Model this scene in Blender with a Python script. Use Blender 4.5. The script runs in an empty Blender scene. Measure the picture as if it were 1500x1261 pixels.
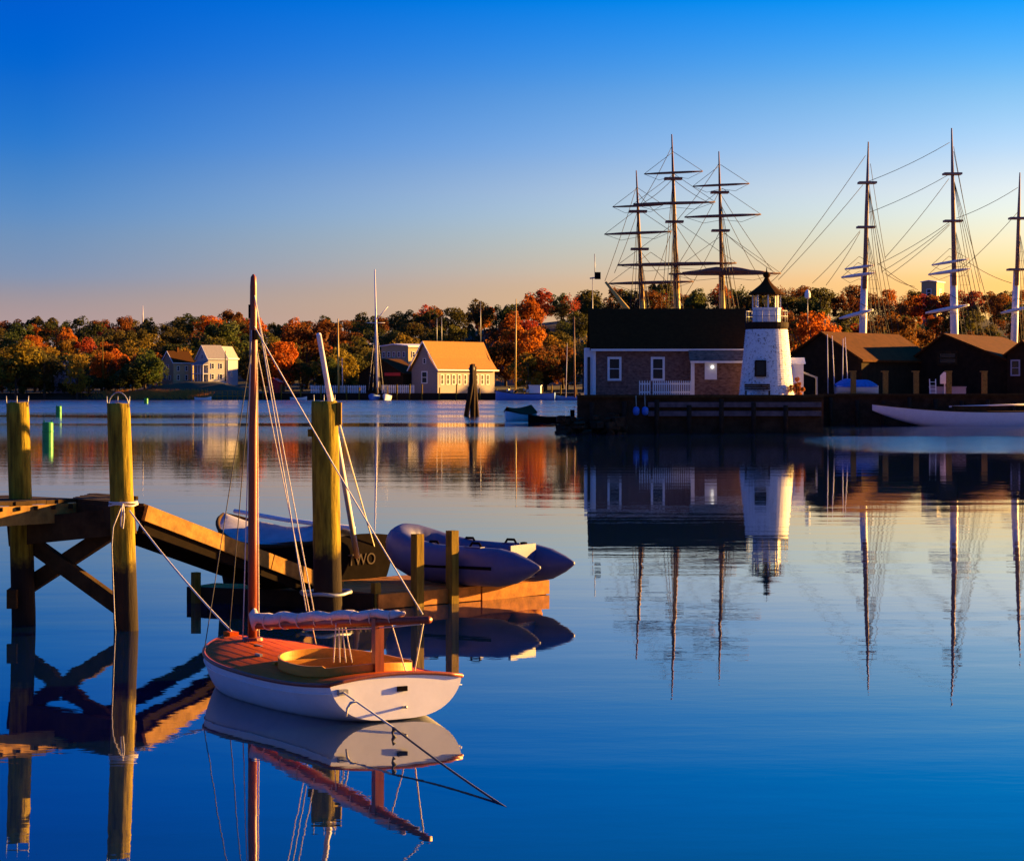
import bpy, math, random
from mathutils import Vector, Matrix, Euler
random.seed(7)
R = math.radians
sc = bpy.context.scene
COL = sc.collection

# ------------------------------------------------------------------ camera
F, YH, CH = 3400.0, 570.0, 3.0          # focal length (px of a 1500 px wide frame), horizon row, eye height
cam_d = bpy.data.cameras.new('camera'); cam = bpy.data.objects.new('camera', cam_d); COL.objects.link(cam)
cam.location = (0, 0, CH); cam.rotation_euler = (R(90), 0, 0)
cam_d.sensor_width = 36; cam_d.lens = 36 * F / 1500; cam_d.shift_y = -(630.5 - YH) / 1500
cam_d.clip_start = .5; cam_d.clip_end = 20000
sc.camera = cam
# ------------------------------------------------------------------ light
SUN_AZ, SUN_EL = 66.0, 9.0              # degrees right of the view axis, above the horizon
w = bpy.data.worlds.new('World'); sc.world = w; w.use_nodes = True
nt = w.node_tree; N = nt.nodes; L = nt.links
bg = N['Background']
tc = N.new('ShaderNodeTexCoord'); sep = N.new('ShaderNodeSeparateXYZ'); cmb = N.new('ShaderNodeCombineXYZ')
mz = N.new('ShaderNodeMath'); mz.operation = 'MULTIPLY'; mz.inputs[1].default_value = 4.5
sky = N.new('ShaderNodeTexSky'); sky.sky_type = 'NISHITA'; sky.sun_disc = False
sky.sun_elevation = R(SUN_EL); sky.sun_rotation = R(SUN_AZ)
sky.air_density = 1.0; sky.dust_density = 1.6; sky.ozone_density = 4.0
L.new(tc.outputs['Generated'], sep.inputs[0]); L.new(sep.outputs[0], cmb.inputs[0]); L.new(sep.outputs[1], cmb.inputs[1])
L.new(sep.outputs[2], mz.inputs[0]); L.new(mz.outputs[0], cmb.inputs[2]); L.new(cmb.outputs[0], sky.inputs['Vector'])
# evening colour grade of the sky: cool away from the sun, warm towards it, by elevation (sine)
AWAY = [(.0147, (.85, .40, .37)), (.0338, (1.0, .406, .29)), (.0470, (.76, .45, .39)), (.0704, (.55, .53, .55)), (.0995, (.20, .50, .74)), (.1312, (.03, .43, .91)), (.1653, (.0, .40, 1.06))]
TOWARD = [(.0147, (1.05, .42, .12)), (.0338, (1.75, .58, .13)), (.0499, (2.5, .83, .21)), (.0733, (2.6, 1.28, .62)), (.0995, (1.9, 1.3, .88)), (.1312, (.85, 1.18, 1.07)), (.1653, (.0, 1.0, 1.4))]
def ramp(stops):
    q = N.new('ShaderNodeValToRGB'); e = q.color_ramp.elements; q.color_ramp.interpolation = 'CARDINAL'
    while len(e) < len(stops): e.new(.5)
    for el_, (pz, c) in zip(e, stops): el_.position = pz * 5; el_.color = (*[v_ / 2.4 for v_ in c], 1)
    return q
zs = N.new('ShaderNodeMath'); zs.operation = 'MULTIPLY'; zs.inputs[1].default_value = 5; L.new(sep.outputs[2], zs.inputs[0])
ra, rb_ = ramp(AWAY), ramp(TOWARD); L.new(zs.outputs[0], ra.inputs[0]); L.new(zs.outputs[0], rb_.inputs[0])
flat = N.new('ShaderNodeCombineXYZ'); L.new(sep.outputs[0], flat.inputs[0]); L.new(sep.outputs[1], flat.inputs[1])
nrm = N.new('ShaderNodeVectorMath'); nrm.operation = 'NORMALIZE'; L.new(flat.outputs[0], nrm.inputs[0])
dot = N.new('ShaderNodeVectorMath'); dot.operation = 'DOT_PRODUCT'; L.new(nrm.outputs[0], dot.inputs[0]); dot.inputs[1].default_value = (math.sin(R(SUN_AZ)), math.cos(R(SUN_AZ)), 0)
mr = N.new('ShaderNodeMapRange'); L.new(dot.outputs['Value'], mr.inputs[0]); mr.inputs[1].default_value = math.cos(R(SUN_AZ + 11.5)); mr.inputs[2].default_value = math.cos(R(SUN_AZ - 12))
mg = N.new('ShaderNodeMix'); mg.data_type = 'RGBA'; gp = N.new('ShaderNodeMath'); gp.operation = 'POWER'; L.new(mr.outputs[0], gp.inputs[0]); gp.inputs[1].default_value = 1.1; L.new(gp.outputs[0], mg.inputs['Factor']); L.new(ra.outputs[0], mg.inputs['A']); L.new(rb_.outputs[0], mg.inputs['B'])
mu = N.new('ShaderNodeVectorMath'); mu.operation = 'MULTIPLY'; L.new(sky.outputs[0], mu.inputs[0]); L.new(mg.outputs['Result'], mu.inputs[1])
ms_ = N.new('ShaderNodeVectorMath'); ms_.operation = 'SCALE'; ms_.inputs['Scale'].default_value = 2.4; L.new(mu.outputs[0], ms_.inputs[0]); L.new(ms_.outputs[0], bg.inputs['Color'])
bg.inputs['Strength'].default_value = 0.085
sd = bpy.data.lights.new('sun', 'SUN'); sun = bpy.data.objects.new('sun', sd); COL.objects.link(sun)
sd.energy = 5.0; sd.angle = R(.6); sd.color = (1, .53, .115)
sdir = Vector((math.sin(R(SUN_AZ)) * math.cos(R(SUN_EL)), math.cos(R(SUN_AZ)) * math.cos(R(SUN_EL)), math.sin(R(SUN_EL))))
sun.rotation_euler = (-sdir).to_track_quat('-Z', 'Y').to_euler(); sun.location = sdir * 500
vs = sc.view_settings; vs.view_transform = 'Standard'; vs.look = 'None'; vs.gamma = 1; vs.use_curve_mapping = False
vs.exposure = 2.32

# ------------------------------------------------------------------ helpers
def P(x, y, d): return Vector(((x - 750) / F * d, d, CH - (y - YH) / F * d))     # where a picture point stands at distance d
def D(yw): return F * CH / (yw - YH)                                            # distance of a waterline row

def mat(name, col, rough=.7, var=.25, scale=4.0, bump=0.0, metal=0.0, stretch=(1, 1, 1), col2=None, trans=0, spec=.4, objcol=False):
    m = bpy.data.materials.new(name); m.use_nodes = True
    n = m.node_tree.nodes; l = m.node_tree.links; b = n['Principled BSDF']
    b.inputs['Roughness'].default_value = rough; b.inputs['Metallic'].default_value = metal
    b.inputs['Specular IOR Level'].default_value = spec
    t = n.new('ShaderNodeTexCoord'); mp = n.new('ShaderNodeMapping'); mp.inputs['Scale'].default_value = stretch
    l.new(t.outputs['Object'], mp.inputs[0])
    ns = n.new('ShaderNodeTexNoise'); ns.inputs['Scale'].default_value = scale; ns.inputs['Detail'].default_value = 6
    ns.inputs['Roughness'].default_value = .65
    l.new(mp.outputs[0], ns.inputs['Vector'])
    cr = n.new('ShaderNodeValToRGB'); cr.color_ramp.elements[0].position = .3; cr.color_ramp.elements[1].position = .72
    c2 = col2 if col2 else tuple(min(1, c * (1 + var)) for c in col)
    c1 = tuple(c * (1 - var) for c in col)
    cr.color_ramp.elements[0].color = (*c1, 1); cr.color_ramp.elements[1].color = (*c2, 1)
    l.new(ns.outputs['Fac'], cr.inputs['Fac'])
    out = cr.outputs[0]
    if objcol:
        oi = n.new('ShaderNodeObjectInfo'); mx = n.new('ShaderNodeMix'); mx.data_type = 'RGBA'; mx.blend_type = 'MULTIPLY'
        mx.inputs['Factor'].default_value = 1; l.new(out, mx.inputs['A']); l.new(oi.outputs['Color'], mx.inputs['B']); out = mx.outputs['Result']
    l.new(out, b.inputs['Base Color'])
    if bump:
        bp = n.new('ShaderNodeBump'); bp.inputs['Strength'].default_value = bump; bp.inputs['Distance'].default_value = .02
        l.new(ns.outputs['Fac'], bp.inputs['Height']); l.new(bp.outputs[0], b.inputs['Normal'])
    if trans:
        tr = n.new('ShaderNodeBsdfTranslucent'); l.new(out, tr.inputs['Color']); ms = n.new('ShaderNodeMixShader')
        ms.inputs[0].default_value = trans; l.new(b.outputs[0], ms.inputs[1]); l.new(tr.outputs[0], ms.inputs[2])
        l.new(ms.outputs[0], n['Material Output'].inputs['Surface'])
    return m

OFF = {}
class MB:
    def __init__(s): s.v = []; s.f = []; s.sm = False
    def add(s, vs, fs):
        o = len(s.v); s.v += [Vector(p) for p in vs]; s.f += [tuple(i + o for i in f) for f in fs]; return s
    def box(s, c, size, rz=0, M=None):
        x, y, z = [a / 2 for a in size]; m = Matrix.Rotation(rz, 3, 'Z') if M is None else M; c = Vector(c)
        vs = [c + m @ Vector((i * x, j * y, k * z)) for i in (-1, 1) for j in (-1, 1) for k in (-1, 1)]
        return s.add(vs, [(0, 1, 3, 2), (4, 6, 7, 5), (0, 4, 5, 1), (2, 3, 7, 6), (0, 2, 6, 4), (1, 5, 7, 3)])
    def bar(s, a, b, w, h, up=(0, 0, 1)):                      # rectangular bar from a to b
        a = Vector(a); b = Vector(b); d = (b - a); n = d.normalized(); u = Vector(up)
        sd_ = n.cross(u)
        if sd_.length < 1e-4: sd_ = n.cross(Vector((1, 0, 0)))
        sd_.normalize(); u = sd_.cross(n)
        vs = [p + sd_ * (i * w / 2) + u * (j * h / 2) for p in (a, b) for i, j in ((-1, -1), (1, -1), (1, 1), (-1, 1))]
        return s.add(vs, [(0, 1, 2, 3), (7, 6, 5, 4), (0, 4, 5, 1), (1, 5, 6, 2), (2, 6, 7, 3), (3, 7, 4, 0)])
    def tube(s, pts, r, n=8, cap=True):                        # swept circle, r a number or a list
        pts = [Vector(p) for p in pts]; k = len(pts); rs = r if isinstance(r, (list, tuple)) else [r] * k
        o = len(s.v); ref = None
        for i, p in enumerate(pts):
            t = (pts[min(i + 1, k - 1)] - pts[max(i - 1, 0)]).normalized()
            if ref is None: ref = Vector((0, 0, 1)) if abs(t.z) < .9 else Vector((1, 0, 0))
            a = t.cross(ref).normalized(); b = a.cross(t).normalized(); ref = b
            for j in range(n):
                an = 2 * math.pi * j / n; s.v.append(p + (a * math.cos(an) + b * math.sin(an)) * rs[i])
        for i in range(k - 1):
            for j in range(n):
                j2 = (j + 1) % n; s.f.append((o + i * n + j, o + i * n + j2, o + (i + 1) * n + j2, o + (i + 1) * n + j))
        if cap: s.f.append(tuple(o + j for j in reversed(range(n)))); s.f.append(tuple(o + (k - 1) * n + j for j in range(n)))
        s.sm = True; return s
    def rope(s, a, b, r, sag=0.0, n=5, seg=8):
        a = Vector(a); b = Vector(b)
        return s.tube([a.lerp(b, i / seg) - Vector((0, 0, sag * 4 * (i / seg) * (1 - i / seg))) for i in range(seg + 1)], r, n)
    def lathe(s, c, prof, n=24, cap=True):
        c = Vector(c); o = len(s.v)
        for (r, z) in prof:
            for j in range(n): an = 2 * math.pi * j / n; s.v.append(c + Vector((r * math.cos(an), r * math.sin(an), z)))
        for i in range(len(prof) - 1):
            for j in range(n):
                j2 = (j + 1) % n; s.f.append((o + i * n + j, o + i * n + j2, o + (i + 1) * n + j2, o + (i + 1) * n + j))
        if cap: s.f.append(tuple(o + j for j in reversed(range(n)))); s.f.append(tuple(o + (len(prof) - 1) * n + j for j in range(n)))
        return s
    def prism(s, poly, z0, z1):
        n = len(poly)
        return s.add([(p[0], p[1], z0) for p in poly] + [(p[0], p[1], z1) for p in poly],
                     [tuple(reversed(range(n))), tuple(range(n, 2 * n))] + [(i, (i + 1) % n, n + (i + 1) % n, n + i) for i in range(n)])
    def grid(s, fn, nu, nv):
        o = len(s.v)
        for i in range(nu + 1):
            for j in range(nv + 1): s.v.append(Vector(fn(i / nu, j / nv)))
        for i in range(nu):
            for j in range(nv):
                a = o + i * (nv + 1) + j; s.f.append((a, a + nv + 1, a + nv + 2, a + 1))
        return s
    def mesh(s, name, m, smooth=None):
        me = bpy.data.meshes.new(name); me.from_pydata([tuple(v) for v in s.v], [], s.f)
        if m: me.materials.append(m)
        if (s.sm if smooth is None else smooth): me.polygons.foreach_set('use_smooth', [True] * len(me.polygons))
        me.update(); return me
    def build(s, name, m, parent=None, world=False, smooth=None):
        off = OFF.get(parent.name, Vector()) if (parent and world) else Vector()
        if world and parent: s.v = [v - off for v in s.v]
        o = bpy.data.objects.new(name, s.mesh(name, m, smooth)); COL.objects.link(o)
        if parent: o.parent = parent
        OFF[o.name] = off
        return o
def tag(o, label=None, cat=None, group=None, kind=None):
    if label: o['label'] = label
    if cat: o['category'] = cat
    if group: o['group'] = group
    if kind: o['kind'] = kind
    return o
def thing(name, label, cat, loc=(0, 0, 0), rz=0, group=None):
    o = bpy.data.objects.new(name, None); COL.objects.link(o); o.location = loc; o.rotation_euler = (0, 0, rz); o.empty_display_size = .2
    OFF[o.name] = Vector(loc); return tag(o, label, cat, group)
def clone(o, parent=None):
    c = o.copy(); COL.objects.link(c); c.parent = parent
    for ch in o.children: clone(ch, c)
    return c
def sm(o): o.data.polygons.foreach_set('use_smooth', [True] * len(o.data.polygons)); return o

# ------------------------------------------------------------------ materials
M = {}
M['pile'] = mat('weathered_pile_wood', (.17, .105, .012), .9, .5, 6, .7, stretch=(3, 3, .35), spec=.15)
M['pier'] = mat('old_pier_timber', (.05, .026, .008), .9, .5, 5, .5, spec=.15)
M['board'] = mat('sunbleached_board', (.30, .15, .03), .85, .4, 7, .4, spec=.2)
M['floatwood'] = mat('float_timber', (.34, .12, .018), .8, .4, 6, .4, spec=.2)
M['darkwood'] = mat('tarred_timber', (.030, .016, .009), .9, .4, 3, .4, spec=.15)
M['rope'] = mat('pale_rope', (.62, .55, .47), .8, .2, 60, .3)
M['darkrope'] = mat('wet_rope', (.05, .045, .05), .7, .3, 60, .3)
M['hull_white'] = mat('white_hull_paint', (.78, .76, .76), .35, .06, 3, .02)
M['deck_orange'] = mat('orange_deck_paint', (.66, .10, .003), .6, .25, 9, .1, stretch=(.4, 6, 1), spec=.06)
M['coaming'] = mat('varnished_coaming', (.50, .21, .012), .45, .2, 8, .1, stretch=(.5, 2, 4))
M['mast'] = mat('varnished_mast', (.24, .045, .012), .4, .25, 10, .05, stretch=(4, 4, .3))
M['sail'] = mat('furled_canvas', (.60, .50, .47), .85, .15, 14, .5)
M['iron'] = mat('galvanised_iron', (.30, .30, .31), .5, .2, 20, metal=.6)
M['dark'] = mat('dark_paint', (.008, .006, .006), .95, .3, 5, spec=.01)
M['pvc'] = mat('grey_rubber_tube', (.06, .058, .15), .5, .12, 6, .05)
M['pvc_blue'] = mat('blue_rubber_panel', (.02, .035, .16), .55, .15, 6)
M['white'] = mat('white_trim_paint', (.76, .75, .73), .6, .08, 5)
M['shingle_wall'] = mat('weathered_shingle_wall', (.15, .068, .04), .9, .55, 3.2, .5, col2=(.30, .165, .125), stretch=(1, 1, 2))
M['roof_dark'] = mat('dark_shingle_roof', (.048, .018, .005), .95, .3, 4, .3, spec=.05)
M['glass'] = mat('dark_window_glass', (.012, .010, .012), .25, .1, 1, spec=.25)
M['stone'] = mat('quay_stone', (.05, .027, .014), .95, .5, 1.2, .8, spec=.1)
M['earth'] = mat('quay_top_earth', (.14, .095, .06), .95, .4, .6, .4)
M['green'] = mat('green_marker_paint', (.01, .28, .06), .5, .2, 5)
M['red'] = mat('red_paint', (.55, .02, .015), .6, .15, 4)
M['blue'] = mat('blue_tarpaulin', (.03, .13, .50), .55, .3, 4, .3)
M['boatblue'] = mat('blue_hull_paint', (.10, .22, .55), .45, .1, 2)
M['yellow'] = mat('ochre_spar_paint', (.55, .36, .07), .5, .2, 3)
M['spar'] = mat('brown_spar', (.17, .07, .04), .6, .3, 2)
M['spar_white'] = mat('white_spar', (.70, .64, .66), .5, .1, 2)
M['rig'] = mat('tarred_rigging', (.03, .022, .022), .8, .1, 2)
M['cream'] = mat('cream_clapboard', (.42, .31, .16), .7, .1, 2)
M['housewhite'] = mat('white_clapboard', (.76, .74, .74), .7, .06, 2)
M['roof_brown'] = mat('brown_shingle_roof', (.30, .12, .012), .85, .25, 2.5, .3)
M['roof_grey'] = mat('pale_grey_roof', (.28, .25, .24), .85, .15, 2)
M['roof_rust'] = mat('rust_brown_roof', (.085, .028, .006), .95, .3, 1.5, .3, spec=.1)
M['shed'] = mat('dark_shed_boards', (.030, .017, .008), .95, .35, 2, .3, spec=.1)
M['stern_letters'] = mat('faded_letters', (.07, .055, .05), .95, .3, 20, spec=.02)
M['boathouse_wall'] = mat('weathered_white_boards', (.27, .22, .20), .75, .12, 2)
M['beam_shade'] = mat('shade_black_beam', (.010, .006, .004), .95, .4, 3, .3, spec=.05)  # shade under the gangway side board put into the beam colour
M['ledge'] = mat('silvered_wale', (.10, .07, .075), .9, .4, 2, .4)
M['pale_stone'] = mat('pale_stone', (.30, .27, .28), .9, .3, 3, .4)
M['cover'] = mat('faded_boat_cover', (.30, .29, .36), .8, .2, 5, .3)
M['spar_pale'] = mat('weathered_topmast', (.24, .15, .12), .7, .3, 2)
M['lav'] = mat('lavender_grey_clapboard', (.28, .26, .33), .7, .1, 2)
M['bark'] = mat('tree_bark', (.09, .06, .04), .95, .3, 4, .4)
M['leaf'] = mat('foliage', (.75, .75, .75), .75, .35, .35, trans=.45, objcol=True, spec=.15)
M['ground'] = mat('wooded_ground', (.05, .04, .02), .95, .5, .05)
M['bank'] = mat('shore_bank', (.09, .06, .04), .95, .5, .3, .3)
M['lamp'] = bpy.data.materials.new('glint_glow'); M['lamp'].use_nodes = True  # glow for the glint on the white shutter, no real lamp
_b = M['lamp'].node_tree.nodes['Principled BSDF']; _b.inputs['Emission Color'].default_value = (1, .93, .82, 1); _b.inputs['Emission Strength'].default_value = .35  # faint glow of the added glint on the white shutter, no real lamp
def tide_band(m, lo, hi, dark, amp=.35):
    n = m.node_tree.nodes; l = m.node_tree.links; b = n['Principled BSDF']; src = b.inputs['Base Color'].links[0].from_socket
    t = [q for q in n if q.type == 'TEX_COORD'][0]; sp = n.new('ShaderNodeSeparateXYZ'); l.new(t.outputs['Object'], sp.inputs[0])
    ns = n.new('ShaderNodeTexNoise'); ns.inputs['Scale'].default_value = 9; ns.inputs['Detail'].default_value = 5; l.new(t.outputs['Object'], ns.inputs['Vector'])
    ad = n.new('ShaderNodeMath'); ad.operation = 'MULTIPLY_ADD'; l.new(ns.outputs['Fac'], ad.inputs[0]); ad.inputs[1].default_value = amp; l.new(sp.outputs[2], ad.inputs[2])
    r_ = n.new('ShaderNodeMapRange'); r_.interpolation_type = 'SMOOTHSTEP'; l.new(ad.outputs[0], r_.inputs[0]); r_.inputs[1].default_value = lo + amp / 2; r_.inputs[2].default_value = hi + amp / 2
    mx = n.new('ShaderNodeMix'); mx.data_type = 'RGBA'; l.new(r_.outputs[0], mx.inputs['Factor']); mx.inputs['A'].default_value = (*dark, 1); l.new(src, mx.inputs['B']); l.new(mx.outputs['Result'], b.inputs['Base Color'])
M['pile_wet'] = mat('tide_marked_pile_wood', (.23, .16, .012), .9, .75, 6, 1.0, stretch=(3, 3, .3), spec=.15); tide_band(M['pile_wet'], .70, .95, (.022, .014, .009))
M['hull_tide'] = mat('white_boat_paint', (.76, .74, .75), .4, .06, 5, .05); tide_band(M['hull_tide'], -.03, .03, (.20, .17, .12), .03)
# lighthouse paint: white shingles with worn dark flecks
lm = mat('white_shingles', (.80, .78, .76), .7, .05, 3, .2); M['lh'] = lm
n = lm.node_tree.nodes; l = lm.node_tree.links
v = n.new('ShaderNodeTexNoise'); v.inputs['Scale'].default_value = 5.5; v.inputs['Detail'].default_value = 5; v.inputs['Roughness'].default_value = .8
cr = n.new('ShaderNodeValToRGB'); cr.color_ramp.elements[0].position = .55; cr.color_ramp.elements[1].position = .60
mx = n.new('ShaderNodeMix'); mx.data_type = 'RGBA'
tcn = [q for q in n if q.type == 'TEX_COORD'][0]; l.new(tcn.outputs['Object'], v.inputs['Vector']); l.new(v.outputs['Fac'], cr.inputs['Fac'])
src = n['Principled BSDF'].inputs['Base Color'].links[0].from_socket
l.new(cr.outputs[0], mx.inputs['Factor']); l.new(src, mx.inputs['A']); mx.inputs['B'].default_value = (.22, .17, .14, 1); l.new(mx.outputs['Result'], n['Principled BSDF'].inputs['Base Color'])
# water
wm = bpy.data.materials.new('river_water'); wm.use_nodes = True; M['water'] = wm
n = wm.node_tree.nodes; l = wm.node_tree.links; b = n['Principled BSDF']
b.inputs['Base Color'].default_value = (.001, .012, .05, 1); b.inputs['IOR'].default_value = 2.6; b.inputs['Roughness'].default_value = .015
tcw = n.new('ShaderNodeTexCoord')
def wnoise(scale, stretch, det=3, rough=.5):
    mp = n.new('ShaderNodeMapping'); mp.inputs['Scale'].default_value = stretch; l.new(tcw.outputs['Object'], mp.inputs[0])
    q = n.new('ShaderNodeTexNoise'); q.inputs['Scale'].default_value = scale; q.inputs['Detail'].default_value = det; q.inputs['Roughness'].default_value = rough
    l.new(mp.outputs[0], q.inputs['Vector']); return q.outputs['Fac']
def math_(op, a, b_=None, c=None):
    q = n.new('ShaderNodeMath'); q.operation = op
    for i, val in enumerate((a, b_, c)):
        if val is None: continue
        if isinstance(val, (int, float)): q.inputs[i].default_value = val
        else: l.new(val, q.inputs[i])
    return q.outputs[0]
def smooth(src, a, b_, o0=0.0, o1=1.0):
    q = n.new('ShaderNodeMapRange'); q.interpolation_type = 'SMOOTHSTEP'; l.new(src, q.inputs[0])
    q.inputs[1].default_value = a; q.inputs[2].default_value = b_; q.inputs[3].default_value = o0; q.inputs[4].default_value = o1; return q.outputs[0]
sp = n.new('ShaderNodeSeparateXYZ'); l.new(tcw.outputs['Object'], sp.inputs[0])
patch = wnoise(1.0, (.004, .011, 1), 3, .5)                    # cat's-paws: long bands of wind-ruffled water
wind = math_('MULTIPLY', smooth(sp.outputs[1], 120, 260), smooth(patch, .42, .56))
wind = math_('MAXIMUM', wind, smooth(sp.outputs[1], 250, 340, 0, .6))
paw = math_('MULTIPLY', math_('MULTIPLY', smooth(sp.outputs[0], 14, 23), math_('MULTIPLY', smooth(sp.outputs[1], 106, 118), smooth(sp.outputs[1], 152, 144))), smooth(patch, .30, .5))
wind = math_('MAXIMUM', wind, math_('MULTIPLY', paw, .7))
small = wnoise(1.0, (1.3, 2.6, 1), 3, .55)
swell = wnoise(1.0, (.16, .42, 1), 2, .5)
b1 = n.new('ShaderNodeBump'); b1.inputs['Distance'].default_value = 1.0; b1.inputs['Strength'].default_value = 1.0
hgt = math_('ADD', math_('MULTIPLY', swell, .006), math_('MULTIPLY', small, math_('ADD', math_('ADD', .0009, smooth(sp.outputs[1], 40, 220, 0, .0045)), math_('MULTIPLY', wind, .12))))
l.new(hgt, b1.inputs['Height']); l.new(b1.outputs[0], b.inputs['Normal'])
l.new(math_('ADD', .012, math_('MULTIPLY', wind, .2)), b.inputs['Roughness'])

# ------------------------------------------------------------------ setting: water, far shore
tag(MB().add([(-9000, -400, 0), (9000, -400, 0), (9000, 14000, 0), (-9000, 14000, 0)], [(0, 1, 2, 3)]).build('water', M['water']), kind='structure')
TL = [(-900, 95), (0, 88), (150, 92), (300, 98), (450, 92), (550, 100), (650, 110), (740, 124), (830, 136), (900, 138), (1000, 140), (1100, 138), (1180, 136), (1250, 136), (1320, 128), (1400, 132), (1500, 136), (2600, 130)]
def tl(x):
    for (a, ya), (b_, yb) in zip(TL, TL[1:]):
        if x <= b_: t = max(0, (x - a) / (b_ - a)); return ya + (yb - ya) * t
    return TL[-1][1]
def sstep(t): t = min(1, max(0, t)); return t * t * (3 - 2 * t)
def shore(X): return 648 + 6 * math.sin(X / 31) + 3 * math.sin(X / 11 + 1)
def ground(X, Y):
    ys = shore(X)
    if Y < ys: return -2.0
    z = 1.9 * sstep((Y - ys) / 5)
    r = 3 + tl(750 + F * X / max(Y, 640)) * .294 - 10
    z += (r - 1.9) * sstep((Y - 665) / 335) ** 1.15
    px_ = 750 + F * X / max(Y, 640); z += 3.3 * math.exp(-((px_ - 290) / 70) ** 4) * sstep((Y - ys - 4) / 9) * (1 - sstep((Y - 690) / 50))
    if Y > 1040: z += (Y - 1040) * .004
    return z + .5 * math.sin(X / 17) * math.sin(Y / 23) * sstep((Y - 660) / 60)
ys = [600, 640, 643, 646, 649, 652, 655, 658, 662, 668] + list(range(680, 1060, 20)) + [1100, 1200, 1400, 1800, 2400]
xs = [-1500, -1000, -700, -500] + list(range(-380, 381, 8)) + [500, 700, 1000, 1500]
g = MB()
for yv in ys:
    for xv in xs: g.v.append(Vector((xv, yv, ground(xv, yv))))
nx = len(xs)
for j in range(len(ys) - 1):
    for i in range(nx - 1): a = j * nx + i; g.f.append((a, a + 1, a + nx + 1, a + nx))
g.sm = True
tag(g.build('hillside_terrain', M['ground']), kind='structure')

# ------------------------------------------------------------------ trees
def crown_mesh(seed, rx, rz, nl, nleaf, leaf, gap=.0):
    rnd = random.Random(seed); m = MB(); lobes = []
    for i in range(nl):
        an = rnd.uniform(0, 6.283); rr = rnd.uniform(.1, .86) ** .7; zz = rnd.uniform(-.75, .8)
        k = math.sqrt(max(.05, 1 - zz * zz)); lobes.append((Vector((rx * rr * k * math.cos(an), rx * rr * k * math.sin(an), rz * zz)), rnd.uniform(.17, .40) * rx))
    for i in range(nleaf):
        c, r = rnd.choice(lobes)
        d = Vector((rnd.gauss(0, 1), rnd.gauss(0, 1), rnd.gauss(.25, 1))).normalized()
        p = c + d * r * rnd.uniform(.72, 1.08); p.z *= 1.0
        nrm = (d + Vector((rnd.gauss(0, .5), rnd.gauss(0, .5), rnd.gauss(0, .5)))).normalized()
        u = nrm.cross(Vector((rnd.gauss(0, 1), rnd.gauss(0, 1), rnd.gauss(0, 1)))).normalized(); v_ = nrm.cross(u)
        a = leaf * rnd.uniform(.6, 1.35); b_ = a * rnd.uniform(.5, .9)
        m.add([p - u * a, p - v_ * b_ + u * a * .2, p + u * a, p + v_ * b_], [(0, 1, 2, 3)])
    return m.mesh('crown', M['leaf'])
CR = [crown_mesh(1, 1, 1.0, 24, 3000, .058), crown_mesh(2, 1, .85, 20, 2800, .058), crown_mesh(3, 1, 1.25, 26, 3200, .058),
      crown_mesh(4, 1, .95, 30, 3000, .055), crown_mesh(5, 1, 1.1, 18, 2600, .06), crown_mesh(6, 1, .9, 34, 1300, .05)]
def trunk_mesh(seed):
    rnd = random.Random(seed); m = MB()
    m.tube([(0, 0, -.06), (.01, 0, .25), (.02, .01, .5), (.0, 0, .85)], [.035, .027, .02, .006], 6)
    for i in range(7):
        an = rnd.uniform(0, 6.28); z = rnd.uniform(.3, .6); r = rnd.uniform(.2, .36)
        m.tube([(0, 0, z), (r * .5 * math.cos(an), r * .5 * math.sin(an), z + .12), (r * math.cos(an), r * math.sin(an), z + .3)], [.012, .008, .003], 5)
    return m.mesh('trunk', M['bark'])
TR = [trunk_mesh(11), trunk_mesh(12), trunk_mesh(13)]
COLS = {'olive': ((.13, .105, .02), 'dark olive leafy tree'), 'green': ((.075, .09, .02), 'deep green leafy tree'),
        'rust': ((.24, .085, .016), 'rust brown autumn tree'), 'orange': ((.52, .14, .012), 'bright orange autumn maple'),
        'red': ((.42, .06, .018), 'dusky red autumn tree'), 'gold': ((.36, .22, .022), 'golden green autumn tree')}
def tree(x, d, h, wid, kind, where, label=None, group=None, zoff=0, ci=None, sink=0):
    X = (x - 750) / F * d; gz = ground(X, d) - sink + zoff
    c, nm = COLS[kind]; rnd = random.Random(int(x * 13 + d * 7))
    root = thing('autumn_tree', label or f'{nm} {where}', 'tree', (X, d, gz), rnd.uniform(0, 6.28), group or (None if label else f'{nm}s {where}'))
    ci = rnd.choice((0, 1, 2, 3, 4, 0, 1, 2, 3, 5)) if ci is None else ci
    cr_ = bpy.data.objects.new('crown', CR[ci]); COL.objects.link(cr_); cr_.parent = root
    asp = {0: 1.0, 1: .85, 2: 1.25, 3: .95, 4: 1.1, 5: .9}[ci]
    rzz = h * .45; cr_.scale = (wid / 2 * 1.08, wid / 2 * 1.08, rzz / asp * 1.0); cr_.location = (0, 0, h - rzz * 1.02)
    k = rnd.uniform(.75, 1.25); cr_.color = (c[0] * k, c[1] * k * rnd.uniform(.85, 1.15), c[2] * k, 1)
    tk = bpy.data.objects.new('trunk', TR[rnd.randrange(3)]); COL.objects.link(tk); tk.parent = root; tk.scale = (h, h, h)
    return root
def pick(rnd, wts):
    t = rnd.uniform(0, sum(wts.values()))
    for k, v_ in wts.items():
        t -= v_
        if t <= 0: return k
    return k
rt = random.Random(21)
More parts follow.
